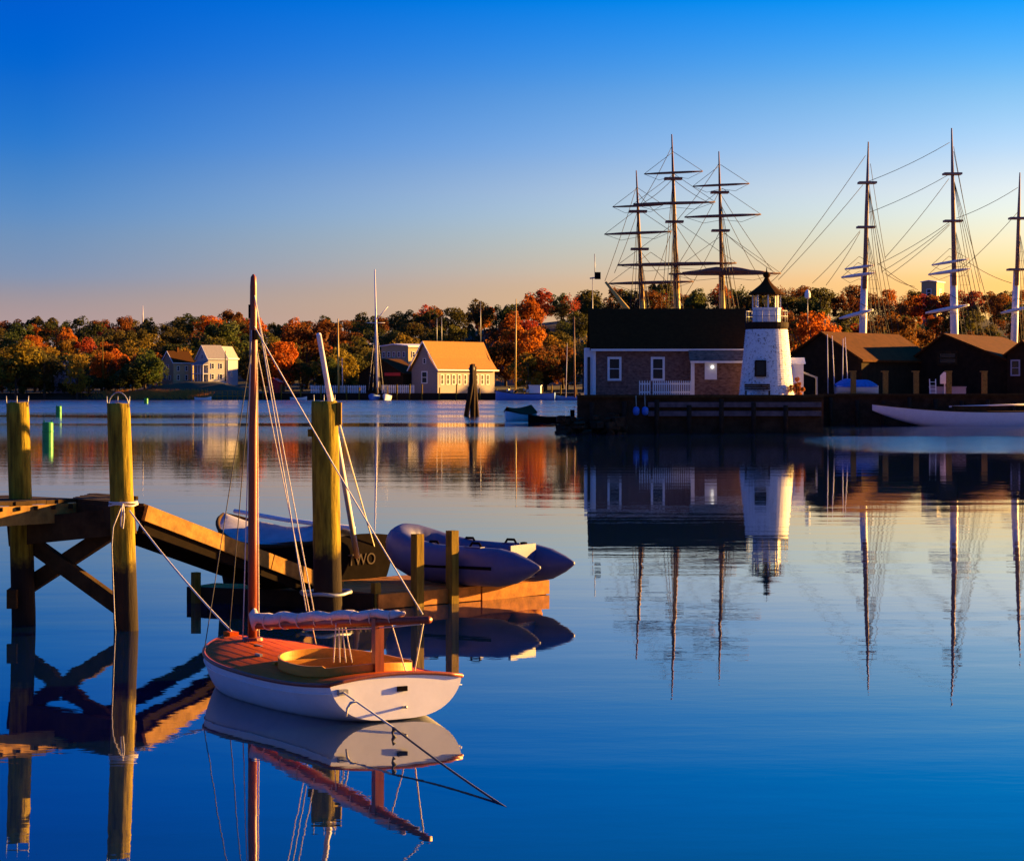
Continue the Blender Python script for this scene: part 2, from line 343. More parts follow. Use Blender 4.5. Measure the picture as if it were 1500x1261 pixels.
rows = [(672, 25, -30, 860, 9, 13, 'near the far shore', dict(olive=4, green=4, gold=4, orange=1.4, rust=1)),
        (715, 24, -30, 1540, 10, 14, 'on the lower slope', dict(olive=4, green=3, gold=3, orange=2, rust=3)),
        (775, 25, -30, 1540, 10, 14, 'halfway up the hillside', dict(olive=4, green=3, gold=2, orange=2.4, rust=3.5, red=1)),
        (840, 26, -30, 1540, 10, 14, 'high on the hillside', dict(olive=4, green=3, gold=1, orange=2, rust=4, red=1.5)),
        (915, 26, -30, 1540, 10, 15, 'just below the hilltop', dict(olive=4, green=3, rust=4, orange=1.2, red=1.5)),
        (995, 25, -30, 1540, 9, 15, 'on the hilltop skyline', dict(olive=4, green=3, rust=4, red=1.6, orange=.6))]
clear = [(225, 470), (545, 880)]
for d0, step, xa, xb, h0, h1, where, wts in rows:
    x = xa
    while x < xb:
        xx = x + rt.uniform(-9, 9); dd = d0 + rt.uniform(-18, 18); h = rt.uniform(h0, h1)
        if not (d0 < 700 and any(a < xx < b_ for a, b_ in clear)):
            k_ = dict(wts)
            if xx < 600: k_.update(orange=k_.get('orange', 0) * .35, rust=k_.get('rust', 0) * .55, red=k_.get('red', 0) * .5)
            tree(xx, dd, h, h * rt.uniform(.75, 1.05), pick(rt, k_), where)
        x += step * rt.uniform(.8, 1.2)
for k in range(46):
    xx = -20 + k * 19 + rt.uniform(-8, 8)
    if not any(a < xx < b_ for a, b_ in clear):
        kd_ = pick(rt, dict(olive=4, green=4, gold=2, rust=2)); h = rt.uniform(3, 5.5)
        t_ = tree(xx, rt.uniform(657, 664), h, h * rt.uniform(1.3, 2.0), kd_, 'at the foot of the far bank trees'); t_.name = 'shore_shrub'; t_['label'] = COLS[kd_][1].replace('tree', 'shrub') + ' low on the far bank'; t_['category'] = 'shrub'; t_['group'] = COLS[kd_][1].replace('tree', 'shrub') + 's low on the far bank'
# single trees that stand out
tree(30, 660, 15, 17, 'gold', '', 'broad yellow-green tree spreading beside the dark shore cottage', ci=1)
tree(158, 664, 11.5, 8, 'orange', '', 'small orange-red tree beside the pole between shore houses', ci=3)
tree(318, 760, 20, 20, 'green', '', 'tall round dark green tree rising above the white porch house', ci=0)
tree(415, 706, 15, 13, 'orange', '', 'bright orange maple above the red shed', ci=3)
tree(450, 728, 20, 18, 'rust', '', 'large russet oak beside the orange maple', ci=0)
tree(195, 655, 8.5, 12, 'green', '', 'low dark spreading tree on the bank by the houses', ci=1)
tree(1187, 560, 21, 15, 'orange', '', 'fiery orange maple behind the lighthouse', ci=3, zoff=2.0)
tree(768, 735, 19, 16, 'orange', '', 'tall orange maple behind the blue work boat', ci=0)
tree(800, 708, 13, 16, 'green', '', 'dark spreading tree behind the blue work boat', ci=1)
tree(1310, 720, 20, 17, 'rust', '', 'broad russet tree behind the dark sheds', ci=0, zoff=3)

# ------------------------------------------------------------------ generic gabled building (origin: near corner at ground; gable faces -y, long side faces +x)
def building(name, label, corner, rot, w_, l_, ze, zr, wall, roof, gable_w=(), side_w=(), over=.35, flare=0, peak=.5, trim=None, cat='house', base=0, group=None, wtrim=None):
    root = thing(name, label, cat, corner, rot, group)
    px = -w_ * peak
    MB().add([(-w_, 0, base), (0, 0, base), (0, 0, ze), (px, 0, zr), (-w_, 0, ze), (-w_, l_, base), (0, l_, base), (0, l_, ze), (px, l_, zr), (-w_, l_, ze)],
             [(0, 1, 2, 3, 4), (6, 5, 9, 8, 7), (1, 6, 7, 2), (5, 0, 4, 9)]).build('wall', wall, root)
    t = .18; r = MB()
    def slope(x_e):
        dx = x_e - px; k = (zr - ze) / abs(dx); sg = 1 if dx > 0 else -1
        prof = [(px, zr), (px + dx * .55, zr - (zr - ze) * (.55 + .06 * (flare > 0))), (x_e, ze + flare * .2), (x_e + sg * over, ze - over * k * (0.35 if flare else 1))]
        o = len(r.v)
        for y_ in (-over, l_ + over):
            for (a, z) in prof: r.v.append(Vector((a, y_, z + .02)))
            for (a, z) in prof: r.v.append(Vector((a, y_, z + .02 + t)))
        q = len(prof)
        for i in range(q - 1):
            r.f.append((o + i, o + i + 1, o + 2 * q + i + 1, o + 2 * q + i)); r.f.append((o + q + i, o + 3 * q + i, o + 3 * q + i + 1, o + q + i + 1))
            r.f.append((o + i, o + q + i, o + q + i + 1, o + i + 1)); r.f.append((o + 2 * q + i, o + 2 * q + i + 1, o + 3 * q + i + 1, o + 3 * q + i))
        r.f.append((o + q - 1, o + 2 * q - 1, o + 4 * q - 1, o + 3 * q - 1))
    slope(0.0); slope(-w_)
    ro = r.build('roof', roof, root)
    if trim:
        for sx in (0, -w_):
            sg = 1 if sx == 0 else -1; k = (zr - ze) / abs(sx - px)
            MB().bar((px, -over - .06, zr + .02), (sx + sg * over, -over - .06, ze - over * k * (.35 if flare else 1) + .1), .1, .34).build('bargeboard', trim, ro)
        MB().bar((over + .05, -over, ze - over * (.35 if flare else 1) * .5), (over + .05, l_ + over, ze - over * (.35 if flare else 1) * .5), .1, .3).build('eave_board', trim, ro)
    def window(c, ax, ww, hh):
        f = MB(); p = MB(); c = Vector(c); out = Vector((0, -1, 0)) if ax == 0 else Vector((1, 0, 0)); u = Vector((1, 0, 0)) if ax == 0 else Vector((0, 1, 0))
        fw = max(.12, ww * .14)
        def bx(mb, cu, cz, su, sz, dep, o_): 
            cc = c + u * cu + Vector((0, 0, cz)) + out * o_; mb.box(cc, (su, dep, sz) if ax == 0 else (dep, su, sz))
        bx(f, -ww / 2, 0, fw, hh + fw, .14, .05); bx(f, ww / 2, 0, fw, hh + fw, .14, .05); bx(f, 0, hh / 2, ww - fw, fw, .13, .05); bx(f, 0, -hh / 2, ww - fw, fw, .13, .05)
        bx(f, 0, 0, ww - fw, fw * .5, .1, .04)
        fo = f.build('window', wtrim or trim or M['white'], root); bx(p, 0, 0, ww - fw * .9, hh - fw * .9, .04, .02); p.build('pane', M['glass'], fo)
    for (u_, z_, ww, hh) in gable_w: window((-u_, 0, z_), 0, ww, hh)
    for (u_, z_, ww, hh) in side_w: window((0, u_, z_), 1, ww, hh)
    return root
def gz(x, d): return ground((x - 750) / F * d, d)
def at(x, d, z=None): p = P(x, 570, d); p.z = gz(x, d) if z is None else z; return p

M['porch_wall'] = mat('white_house_boards', (.50, .46, .40), .7, .08, 2)
# far shore buildings
S = 660 / F   # metres per pixel at the houses
building('shore_house', 'cream house with dark roof next to the white porch house', at(254, 668, gz(254, 668) - .5), R(-42), 6.5, 9.5, 8.3 - 1.8 + 1.2, 13.6 - 1.8, M['cream'], M['roof_dark'],
         [(2, 2.2, 1, 1.6), (4.6, 2.2, 1, 1.6), (3.2, 6.2, 1, 1.6)], [(2.2, 2.3, 1.1, 1.8), (6, 2.3, 1.1, 1.8), (2.2, 5.6, 1.1, 1.7), (6, 5.6, 1.1, 1.7)], trim=M['white'])
hb = building('porch_house', 'white house with two-storey porch and pale roof on the far bank', at(305, 667, gz(305, 667) - .5), R(-52), 8.4, 7.5, 8.8, 13.6, M['porch_wall'], M['roof_grey'],
         [(4.2, 9.6, 1.0, 1.6)], [(1.8, 2.4, 1.1, 1.8), (5.2, 2.4, 1.1, 1.8), (1.8, 6.2, 1.1, 1.8), (5.2, 6.2, 1.1, 1.8)], trim=M['white'])
for zf in (0.25, 3.4, 6.6): MB().box((-4.2, -1.1, zf), (8.4, 2.0, .3)).build('porch_floor', M['housewhite'], hb)
for i in range(5): MB().box((-.25 - i * 1.97, -1.95, 3.4), (.26, .26, 6.5)).build('porch_post', M['housewhite'], hb)
MB().add([(-8.6, -2.2, 6.78), (.2, -2.2, 6.78), (.2, -.02, 7.9), (-8.6, -.02, 7.9), (-8.6, -.02, 6.78), (.2, -.02, 6.78)], [(0, 1, 2, 3), (0, 3, 4), (1, 5, 2), (0, 4, 5, 1)]).build('porch_roof', M['roof_grey'], hb)
building('tall_house', 'narrow blue-grey gabled house behind the white porch house', at(334, 684, gz(334, 684) - .5), R(-20), 5.0, 8, 10, 14.2, M['lav'], M['roof_grey'],
         [(1.5, 4, .9, 1.6), (3.5, 4, .9, 1.6), (2.5, 8.4, 1, 1.6)], [(3, 4, 1, 1.6)], trim=M['white'])
building('shore_cottage', 'dark shaded cottage with russet roof near the far bank', at(116, 664, 1.8), R(20), 7.0, 7, 5.2, 9.2, M['lav'], M['roof_rust'],
         [(2, 2.2, 1, 1.5), (5, 2.2, 1, 1.5), (3.5, 5.6, .9, 1.2)], trim=M['white'])
building('red_shed', 'small red shed on the far wharf', at(408, 650, 1.9), R(-10), 3.0, 4, 3.1, 4.0, M['red'], M['red'], cat='shed')
bh = building('boathouse', 'boathouse with lit orange-brown roof and flared gable on far wharf', at(641, 648, 1.9), R(-40), 9.8, 24.5, 6.6, 14.4, M['boathouse_wall'], M['roof_brown'],
         [(4.9, 4.4, 2.0, 3.2), (4.9, 9, 1.0, 1.4)], [(1.8 + 2.45 * i, 3.8, 1.15, 2.7) for i in range(9)], over=.9, flare=1, trim=M['white'], cat='boathouse')
building('flat_block', 'pale flat-topped building behind the boathouse', at(598, 700, 4), R(-48), 13, 9.5, 12.0, 12.6, M['cream'], M['housewhite'],
         [(2 + 2.4 * i, 9.5, 1, 1.6) for i in range(5)], [(2 + 2.4 * i, 9.5, 1, 1.6) for i in range(3)], trim=M['white'], cat='building')
building('dark_boat_shed', 'low dark boat shed with red band left of boathouse', at(590, 652, 1.9), R(-25), 14, 12, 5.4, 9.5, M['shed'], M['roof_dark'], cat='shed')
MB().box((-3.2, -.12, 5.3), (5.0, .2, .9)).build('red_band', M['red'], bpy.data.objects['dark_boat_shed'])
cu = building('hill_block', 'white and yellow square tower house among hilltop trees', at(1372, 958, 0), R(-38), 7.0, 6.6, 47.3, 47.9, M['cream'], M['housewhite'],
         [(3.5, 42.8, 2.0, 3.0)], [(3.2, 42.8, 2.0, 3.0)], trim=M['white'], base=20)

MB().box((-3.2, 4.5, 12.2), (.8, .8, 2.2)).build('chimney', M['roof_rust'], bpy.data.objects['shore_house']); MB().box((-5.4, 5.5, 13.0), (.8, .8, 2.4)).build('chimney', M['roof_rust'], hb)
for q_ in ('shore_house', 'porch_house', 'tall_house'): bpy.data.objects[q_].scale = (.8, .8, .8)
# small lit dock and marsh grass on the left bank
da, db = P(304, 570, 641), P(364, 570, 641); dk_ = thing('shore_dock', 'small railed timber dock below the white porch house', 'dock', (da.x, 641, 0))
MB().box(((db.x - da.x) / 2, 0, 1.1), (db.x - da.x, 3, .3)).build('deck', M['board'], dk_)
for k in range(9):
    MB().tube([((db.x - da.x) * k / 8, -1.4, -1), ((db.x - da.x) * k / 8, -1.4, 2.6)], .14, 6).build('post', M['board'], dk_)
for zz in (1.85, 2.45): MB().bar((0, -1.45, zz), (db.x - da.x, -1.45, zz), .12, .16).build('rail', M['board'], dk_)
gm_ = MB(); rgm = random.Random(8)
for k in range(2600):
    xx = rgm.uniform(150, 300) + 12 * rgm.gauss(0, 1); p = P(xx, 570, shore((xx - 750) / F * 648) + rgm.uniform(1, 6)); z_ = ground(p.x, p.y); hh_ = rgm.uniform(.5, 1.3); lx = rgm.uniform(-.3, .3)
    gm_.add([(p.x - .09, p.y, z_ - .1), (p.x + .09, p.y, z_ - .1), (p.x + lx, p.y + rgm.uniform(-.2, .2), z_ + hh_)], [(0, 1, 2)])
M['marsh'] = mat('dry_marsh_grass', (.50, .22, .04), .9, .3, 1, trans=.3)
tag(gm_.build('marsh_grass', M['marsh']), 'dry golden marsh grass along the far left bank', 'grass', kind='stuff')
# far wharf
wx0, wx1 = P(375, 570, 640).x, P(850, 570, 640).x
wh = tag(MB().box(((wx0 + wx1) / 2, 645, .4), (wx1 - wx0, 14, 3.0)).build('wharf', M['darkwood']), kind='structure')
x = 385; i = 0
rp = random.Random(5)
while x < 850:
    hgt_ = rp.uniform(2.2, 3.6); p = P(x, 570, 637.6)
    tag(MB().tube([(p.x, p.y, -1), (p.x + rp.uniform(-.25, .25), p.y, 1.2 + hgt_ * .9)], [.22, .19], 7).build('mooring_post', M['pile']), 'weathered mooring post along the far wharf edge', 'post', 'mooring posts along the far wharf')
    x += rp.uniform(14, 30)
def picket_fence(x0, x1, d, z0, h, label, step=.28, wdt=.13):
    a, b_ = P(x0, 570, d), P(x1, 570, d); root = thing('picket_fence', label, 'fence', (a.x, d, z0)); ln = b_.x - a.x
    MB().box((ln / 2, .05, h * .28), (ln, .05, .1)).build('rail', M['white'], root); MB().box((ln / 2, .05, h * .78), (ln, .05, .1)).build('rail', M['white'], root)
    k = int(ln / step); me = MB().add([(-wdt / 2, -.02, 0), (wdt / 2, -.02, 0), (wdt / 2, -.02, h * .93), (0, -.02, h), (-wdt / 2, -.02, h * .93), (-wdt / 2, .02, 0), (wdt / 2, .02, 0), (wdt / 2, .02, h * .93), (0, .02, h), (-wdt / 2, .02, h * .93)],
        [(0, 1, 2, 3, 4), (9, 8, 7, 6, 5), (0, 5, 6, 1), (1, 6, 7, 2), (2, 7, 8, 3), (3, 8, 9, 4), (4, 9, 5, 0)]).mesh('picket', M['white'])
    for i in range(k + 1):
        o = bpy.data.objects.new('picket', me); COL.objects.link(o); o.parent = root; o.location = (ln * i / k, 0, 0)
    return root
picket_fence(456, 535, 641, 1.9, 2.2, 'long white picket fence on the far wharf left of flagpole', .5, .3)
picket_fence(560, 606, 641.5, 1.9, 2.3, 'short white picket fence in front of the boathouse gable', .5, .3)

# tall poles of the far shore
def pole(name, label, cat, x, yt, yb, d, r, m, extra=None):
    p0, p1 = P(x[0], yb, d), P(x[1], yt, d); root = thing(name, label, cat, p0)
    MB().tube([p0 - Vector((0, 0, .5)), p0.lerp(p1, .5), p1], [r, r * .85, r * .45], 8).build('pole', m, root, True)
    if extra: extra(root, d)
    return root
def flag_extra(root, d):
    MB().tube([P(552, 468, d), P(568, 449, d)], .16, 6).build('gaff', M['spar_white'], root, True)
    MB().tube([P(537, 473, d), P(564, 473, d)], .1, 6).build('crosstree', M['spar_white'], root, True)
    for xx in (540, 546, 557, 562): MB().tube([P(551, 470, d), P(xx, 572, d)], .045, 4).build('stay', M['rope'], root, True)
pole('flagpole', 'tall white flagpole with gaff and crosstree on the far wharf', 'flagpole', (553, 549), 395, 576, 640, .36, M['spar_white'], flag_extra)
pole('boat_mast', 'ochre mast standing above the far picket fence', 'mast', (496, 495), 467, 576, 640, .3, M['yellow'])
pole('boat_mast', 'thin pale mast right of the ochre mast', 'mast', (502, 501), 524, 576, 640, .12, M['spar_white'])
pole('utility_pole', 'thin wooden utility pole among shore trees by orange tree', 'pole', (151, 150), 497, 556, 660, .22, M['pile'])
pole('utility_pole', 'short wooden pole beside the white porch house', 'pole', (330, 330), 514, 556, 652, .2, M['dark'])
pole('radio_mast', 'slim white radio mast above the left hilltop trees', 'mast', (209, 209), 448, 475, 1020, .3, M['spar_white'])
pole('boat_mast', 'tall wooden mast rising behind the blue work boat', 'mast', (755, 756), 438, 574, 634, .24, M['yellow'])
pole('boat_mast', 'dark wooden mast left of the shingled house', 'mast', (842, 841), 464, 578, 420, .17, M['spar'])
pole('boat_mast', 'short thin mast next to the dark wooden mast', 'mast', (829, 831), 503, 578, 420, .06, M['spar_white'])
def inst(root, d):
    MB().bar(P(864, 408, d), P(877, 406, d), .12, .12).build('crossarm', M['iron'], root, True)
    MB().box(P(875.5, 404, d), (.5, .4, .6)).build('instrument', M['dark'], root, True)
    MB().tube([P(871.5, 408, d), P(871, 372, d)], .035, 5).build('antenna', M['iron'], root, True)
pole('weather_pole', 'weather pole with crossarm and thin antenna behind shingled house', 'pole', (868, 868), 406, 520, 200, .05, M['iron'], inst)
for xx, yy in ((640, 466), (647, 464), (704, 441)):
    pole('light_pole', 'slim light pole among trees behind the boathouse', 'pole', (xx, xx), yy, 512, 690, .13, M['iron']).__setitem__('group', 'light poles behind the boathouse')
lp = pole('street_lamp', 'lamp post with pale globe among trees right of lighthouse', 'lamp post', (1183, 1183), 438, 470, 420, .09, M['iron'])
MB().lathe(P(1183, 438, 420), [(.1, 0), (.5, .25), (.55, .9), (.35, 1.5), (.05, 1.7)], 10).build('lamp_head', M['white'], lp, True)

# ------------------------------------------------------------------ hulls
def hull(xs, bf, sf, kf, n=12, p=.6, q=1.3):
    m = MB()
    for sgn in (1, -1):
        o = len(m.v)
        for x in xs:
            b_, s_, k_ = bf(x), sf(x), kf(x)
            for j in range(n + 1):
                t = j / n * math.pi / 2
                m.v.append(Vector((x, sgn * b_ * max(0, math.cos(t)) ** p, s_ + (k_ - s_) * math.sin(t) ** q)))
        for i in range(len(xs) - 1):
            for j in range(n):
                a = o + i * (n + 1) + j; f = (a, a + 1, a + n + 2, a + n + 1); m.f.append(f if sgn < 0 else tuple(reversed(f)))
    m.sm = True; return m
def transom(xs0, bf, sf, kf, n=12, p=.6, q=1.3, rise=.0):
    x = xs0; pts = []
    for sgn in (1, -1):
        r_ = [Vector((x, sgn * bf(x) * max(0, math.cos(j / n * math.pi / 2)) ** p, sf(x) + (kf(x) - sf(x)) * math.sin(j / n * math.pi / 2) ** q)) for j in range(n + 1)]
        pts += r_ if sgn > 0 else list(reversed(r_[:-1]))
    top = [Vector((x, -bf(x) + 2 * bf(x) * i / 8, sf(x) + rise * (1 - (i / 4 - 1) ** 2))) for i in range(1, 8)]
    pts = pts + top
    return MB().add(pts, [tuple(range(len(pts)))])
def lin(a, b_, k): return [a + (b_ - a) * i / k for i in range(k + 1)]
def deck(xs, bf, sf, camber=.05, ins=1.0, dz=0, n=8):
    return MB().grid(lambda u, v_: (xs[0] + (xs[-1] - xs[0]) * u, (2 * v_ - 1) * bf(xs[0] + (xs[-1] - xs[0]) * u) * ins, sf(xs[0] + (xs[-1] - xs[0]) * u) + dz + camber * (1 - (2 * v_ - 1) ** 2)), 30, n)

# ------------------------------------------------------------------ tall ships
def ship(name, label, d, masts, x_bow, x_stern, hullmat, sparmats, yards, stays, shroud_side, bow_left=True, lowtop=None, tops=()):
    cx = P((x_bow + x_stern) / 2, 570, d).x; root = thing(name, label, 'sailing ship', (cx, d, 0))
    hl = abs(P(x_bow, 0, d).x - P(x_stern, 0, d).x) / 2; sg = -1 if bow_left else 1
    bf = lambda x: 4.0 * max(.02, 1 - max(0, x / hl) ** 3) * (1 if x > 0 else 1 - .25 * (x / hl) ** 2) + .02
    sf = lambda x: 4.0 + 1.3 * (x / hl) ** 2; kf = lambda x: -1.5 + 3 * max(0, abs(x / hl) - .85)
    xs_ = lin(-hl, hl, 26); hm = hull(xs_, bf, sf, kf); hm.v = [Vector((sg * v_.x, v_.y, v_.z)) for v_ in hm.v]
    hm.build('hull', hullmat, root)
    tm = transom(-hl, bf, sf, kf); tm.v = [Vector((sg * v_.x, v_.y, v_.z)) for v_ in tm.v]; tm.build('transom', hullmat, root)
    dm = deck(xs_, bf, sf, .1, .98, -.6); dm.v = [Vector((sg * v_.x, v_.y, v_.z)) for v_ in dm.v]; dm.build('deck', M['board'], root)
    mo = []
    for i, (x0, yb, x1, yt, ybreak, rb) in enumerate(masts):
        pb, pt = P(x0, yb, d), P(x1, yt, d); dirv = (pt - pb)
        base = pb + dirv * ((4 - pb.z) / dirv.z); tb = (ybreak - yb) / (yt - yb); pm = pb.lerp(pt, tb)
        o = MB().tube([base, base.lerp(pm, .5), pm], [rb, rb * .95, rb * .85], 10).build('lower_mast', sparmats[0], root, True)
        MB().tube([pm - dirv.normalized() * 1.8 + Vector((0, -rb * .9, 0)), pm.lerp(pt, .5) + Vector((0, -rb * .5, 0)), pt], [rb * .62, rb * .5, rb * .16], 8).build('topmast', sparmats[1], root, True)
        mo.append((base, pt, o))
        for tyy in tops[i]:
            c = pb.lerp(pt, (tyy - yb) / (yt - yb)); MB().box(c, (2.0, 1.6, .22)).build('mast_top', sparmats[1], root, True)
        # shrouds
        for (ty, spread, side) in shroud_side[i]:
            c = pb.lerp(pt, (ty - yb) / (yt - yb)); s_ = MB()
            for k in range(4):
                e = Vector((base.x + (spread + k * .85) * (1 if spread > 0 else 1), base.y + side * 4.0, 4.6)); s_.tube([c, e], .032, 4)
            if abs(ty - ybreak) < 90:
                for k in range(14):
                    t = .12 + k * .06; a = c.lerp(Vector((base.x + spread, base.y + side * 4, 4.6)), t); b_ = c.lerp(Vector((base.x + spread + 2.55, base.y + side * 4, 4.6)), t); s_.tube([a, b_], .014, 3)
            s_.build('shrouds', M['rig'], root, True)
    for (xa, ya, xb, yb2, r_, sail, mi) in yards:
        a, b_ = P(xa, ya, d), P(xb, yb2, d); off = Vector((0, -.7, 0)); m_ = a.lerp(b_, .5)
        y_ = MB().tube([a + off, a.lerp(b_, .25) + off, m_ + off, a.lerp(b_, .75) + off, b_ + off], [r_ * .45, r_ * .9, r_, r_ * .9, r_ * .45], 8).build('yard', sparmats[2], root, True)
        MB().tube([a + off, a.lerp(b_, .25) + off - Vector((0, 0, .75)), m_ + off - Vector((0, 0, .45))], .022, 4).tube([b_ + off, a.lerp(b_, .75) + off - Vector((0, 0, .75)), m_ + off - Vector((0, 0, .45))], .022, 4).build('footrope', M['rig'], y_, True)
        lift = m_ + Vector((0, -.3, (b_ - a).length * .36)); MB().tube([a + off, lift], .026, 4).tube([b_ + off, lift], .026, 4).build('lift', M['rig'], y_, True)
        if sail:
            MB().tube([a.lerp(b_, .12 + .076 * k) + off + Vector((0, 0, .12 + .25 * math.sin(math.pi * k / 10) * (1 + .3 * math.sin(k * 2.2)))) for k in range(11)], [.1 + .33 * math.sin(math.pi * k / 10) ** 2 for k in range(11)], 7).build('furled_sail', sparmats[2], y_, True)
    for (xa, ya, xb, yb2) in stays: MB().rope(P(xa, ya, d), P(xb, yb2, d), .03, .25, 4, 6).build('stay', M['rig'], root, True)
    return root
sA = ship('square_rigged_ship', 'three-masted square-rigged ship with crossed yards moored behind shingled house', 262,
     [(941, 457, 932, 250, 415, .36), (992, 457, 984, 197, 400, .42), (1058, 457, 1053, 222, 402, .38)], 925, 1100, M['dark'], (M['yellow'], M['spar'], M['spar']),
     [(897, 304, 971, 301, .13, 0, 0), (885, 344, 983, 340, .17, 0, 0), (891, 416, 1015, 413, .19, 0, 0),
      (943, 256, 1029, 252, .14, 0, 1), (927, 300, 1047, 297, .18, 0, 1), (904, 389, 1078, 386, .22, 0, 1),
      (1014, 274, 1097, 270, .14, 0, 2), (1002, 319, 1114, 315, .18, 0, 2), (979, 402, 1143, 401, .2, 1, 2)],
     [(932, 275, 886, 412), (934, 310, 900, 400), (984, 215, 938, 300), (986, 262, 938, 300), (988, 325, 945, 445), (1053, 240, 990, 325), (1054, 280, 992, 390), (1055, 338, 1000, 440), (1054, 282, 1132, 398), (1055, 335, 1136, 400), (1056, 300, 1120, 420),
      (985, 262, 1045, 300), (987, 325, 1040, 400), (932, 280, 978, 325), (936, 365, 985, 420), (1143, 400, 1115, 420)],
     [[(310, -2.5, -1), (365, -.5, 1), (365, -1.5, -1)], [(262, -3, -1), (325, -1, 1), (325, -2, -1)], [(285, 0, -1), (338, .5, 1), (338, -.5, -1)]], True, tops=[(365, 310), (325, 262), (338, 282)])
MB().tube([P(932, 463, 262), P(921, 456, 262), P(887, 413, 262)], [.34, .3, .14], 8).build('bowsprit', M['yellow'], sA, True)
sB = ship('bare_masted_whaleship', 'whaling ship with tall pale lower masts and few yards behind dark sheds', 262,
     [(1264, 487, 1272, 208, 400, .45), (1398, 487, 1394, 188, 395, .48), (1486, 487, 1494, 253, 395, .42)], 1215, 1560, M['dark'], (M['spar_white'], M['spar_pale'], M['spar_white']),
     [(1236, 395, 1280, 389, .16, 0, 0), (1231, 407, 1282, 400, .2, 0, 0), (1228, 467, 1278, 454, .22, 0, 0), (1363, 389, 1418, 380, .16, 0, 1), (1358, 403, 1421, 394, .2, 0, 1), (1354, 459, 1418, 447, .22, 0, 1), (1464, 459, 1512, 449, .2, 0, 2)],
     [(1268, 228, 1143, 400), (1264, 271, 1140, 410), (1260, 338, 1190, 415), (1260, 340, 1210, 418), (1272, 266, 1391, 209), (1269, 313, 1390, 256), (1390, 262, 1297, 377), (1390, 326, 1285, 388), (1391, 328, 1292, 398), (1391, 330, 1300, 405), (1401, 320, 1491, 275), (1402, 400, 1490, 312), (1285, 385, 1345, 425), (1418, 384, 1482, 415), (1296, 400, 1340, 420),
      (1397, 222, 1436, 415), (1397, 215, 1428, 380), (1275, 240, 1297, 380), (1273, 270, 1292, 400)],
     [[(333, 1.0, -1), (400, .5, 1), (268, 2.0, -1)], [(324, 1.0, -1), (395, .5, 1), (255, 2.5, -1)], [(330, .5, -1), (395, .5, 1)]], True, tops=[(333, 268), (324, 255), (395, 320)])

# ------------------------------------------------------------------ quay with lighthouse, house, sheds
QZ = 2.45
qp = [(4.4, 157), (21.2, 158), (25.6, 194), (110, 197), (110, 240), (6.8, 240)]
qy = MB().prism(qp, -2, QZ).build('quay', M['stone']); tag(qy, kind='structure')
qt = MB().prism([(4.7, 157.4), (20.9, 158.4), (25.3, 194.4), (109.5, 197.4), (109.5, 239.5), (7.1, 239.5)], QZ + .004, QZ + .03).build('quay_top', M['earth'], qy)
cap = MB()
for a, b_ in ((qp[0], qp[1]), (qp[2], qp[3])): cap.bar((a[0], a[1] - .05, QZ + .07), (b_[0], b_[1] - .05, QZ + .07), .45, .2)
cap.build('cap_timber', M['pier'], qy)
# fender piles along the quay face
rq = random.Random(9)
for (a, b_) in ((qp[0], qp[1]), (qp[2], qp[3])):
    a = Vector((*a, 0)); b_ = Vector((*b_, 0)); ln = (b_ - a).length
    for i in range(int(min(ln, 40) / 2.2)):
        p = a + (b_ - a).normalized() * (1 + i * 2.2) + Vector((0, -.32, 0))
        MB().tube([(p.x, p.y, -1), (p.x, p.y, QZ - .1 - rq.uniform(0, .5))], .17, 7).build('fender_pile', M['darkwood'], qy)
for zz in (1.95, 1.35): MB().bar((9.2, 156.95 + .33, zz), (21.0, 157.65 + .33, zz), .7, .34).build('wale', M['ledge'], qy)
# rubble on the left end
rk = MB(); rr = random.Random(3)
for i in range(70):
    p = Vector((rr.uniform(3.2, 7.5), rr.uniform(155.0, 157.6), 0)); s_ = rr.uniform(.25, .7); p.z = max(-.1, (6.2 - p.x) * -.1 + rr.uniform(-.2, 1.3))
    o = len(rk.v)
    vs_ = [Vector((rr.gauss(0, 1), rr.gauss(0, 1), rr.gauss(0, 1))).normalized() * s_ * rr.uniform(.6, 1) for _ in range(8)]
    rk.box(p, (s_ * rr.uniform(.7, 1.5), s_, s_ * rr.uniform(.5, .9)), rr.uniform(0, 3))
    for q_ in range(o, len(rk.v)): rk.v[q_] += Vector((rr.gauss(0, 1), rr.gauss(0, 1), rr.gauss(0, 1))) * s_ * .13
tag(rk.build('shore_rubble', M['stone']), 'heap of dark broken stone at the left foot of the quay', 'rubble', kind='stuff')

# shingled house
yb = 166.0
def hx(x, d=yb): return (x - 750) / F * d
x0, x1 = hx(869), hx(1096); z_e, z_r = 6.0, 8.75
hs_ = thing('shingled_house', 'long brown shingled house with black roof beside the lighthouse', 'house', (x0, yb, QZ))
W_ = x1 - x0; dp = 6.4; ze, zr = z_e - QZ, z_r - QZ
MB().add([(0, 0, 0), (W_, 0, 0), (W_, 0, ze), (0, 0, ze), (0, dp, 0), (W_, dp, 0), (W_, dp, ze), (0, dp, ze), (0, dp / 2, zr), (W_, dp / 2, zr)],
         [(0, 1, 2, 3), (5, 4, 7, 6), (4, 0, 3, 8, 7), (1, 5, 6, 9, 2)]).build('wall', M['shingle_wall'], hs_)
rf = MB()
for sg in (-1, 1):
    yy = dp / 2 + sg * (dp / 2 + .3); zz = ze - .25
    rf.add([(-.25, dp / 2, zr + .12), (W_ + .2, dp / 2, zr + .12), (W_ + .2, yy, zz + .12), (-.25, yy, zz + .12), (-.25, dp / 2, zr), (W_ + .2, dp / 2, zr), (W_ + .2, yy, zz), (-.25, yy, zz)],
           [(0, 3, 2, 1) if sg < 0 else (0, 1, 2, 3), (4, 5, 6, 7), (3, 7, 6, 2), (0, 4, 7, 3), (1, 2, 6, 5)])
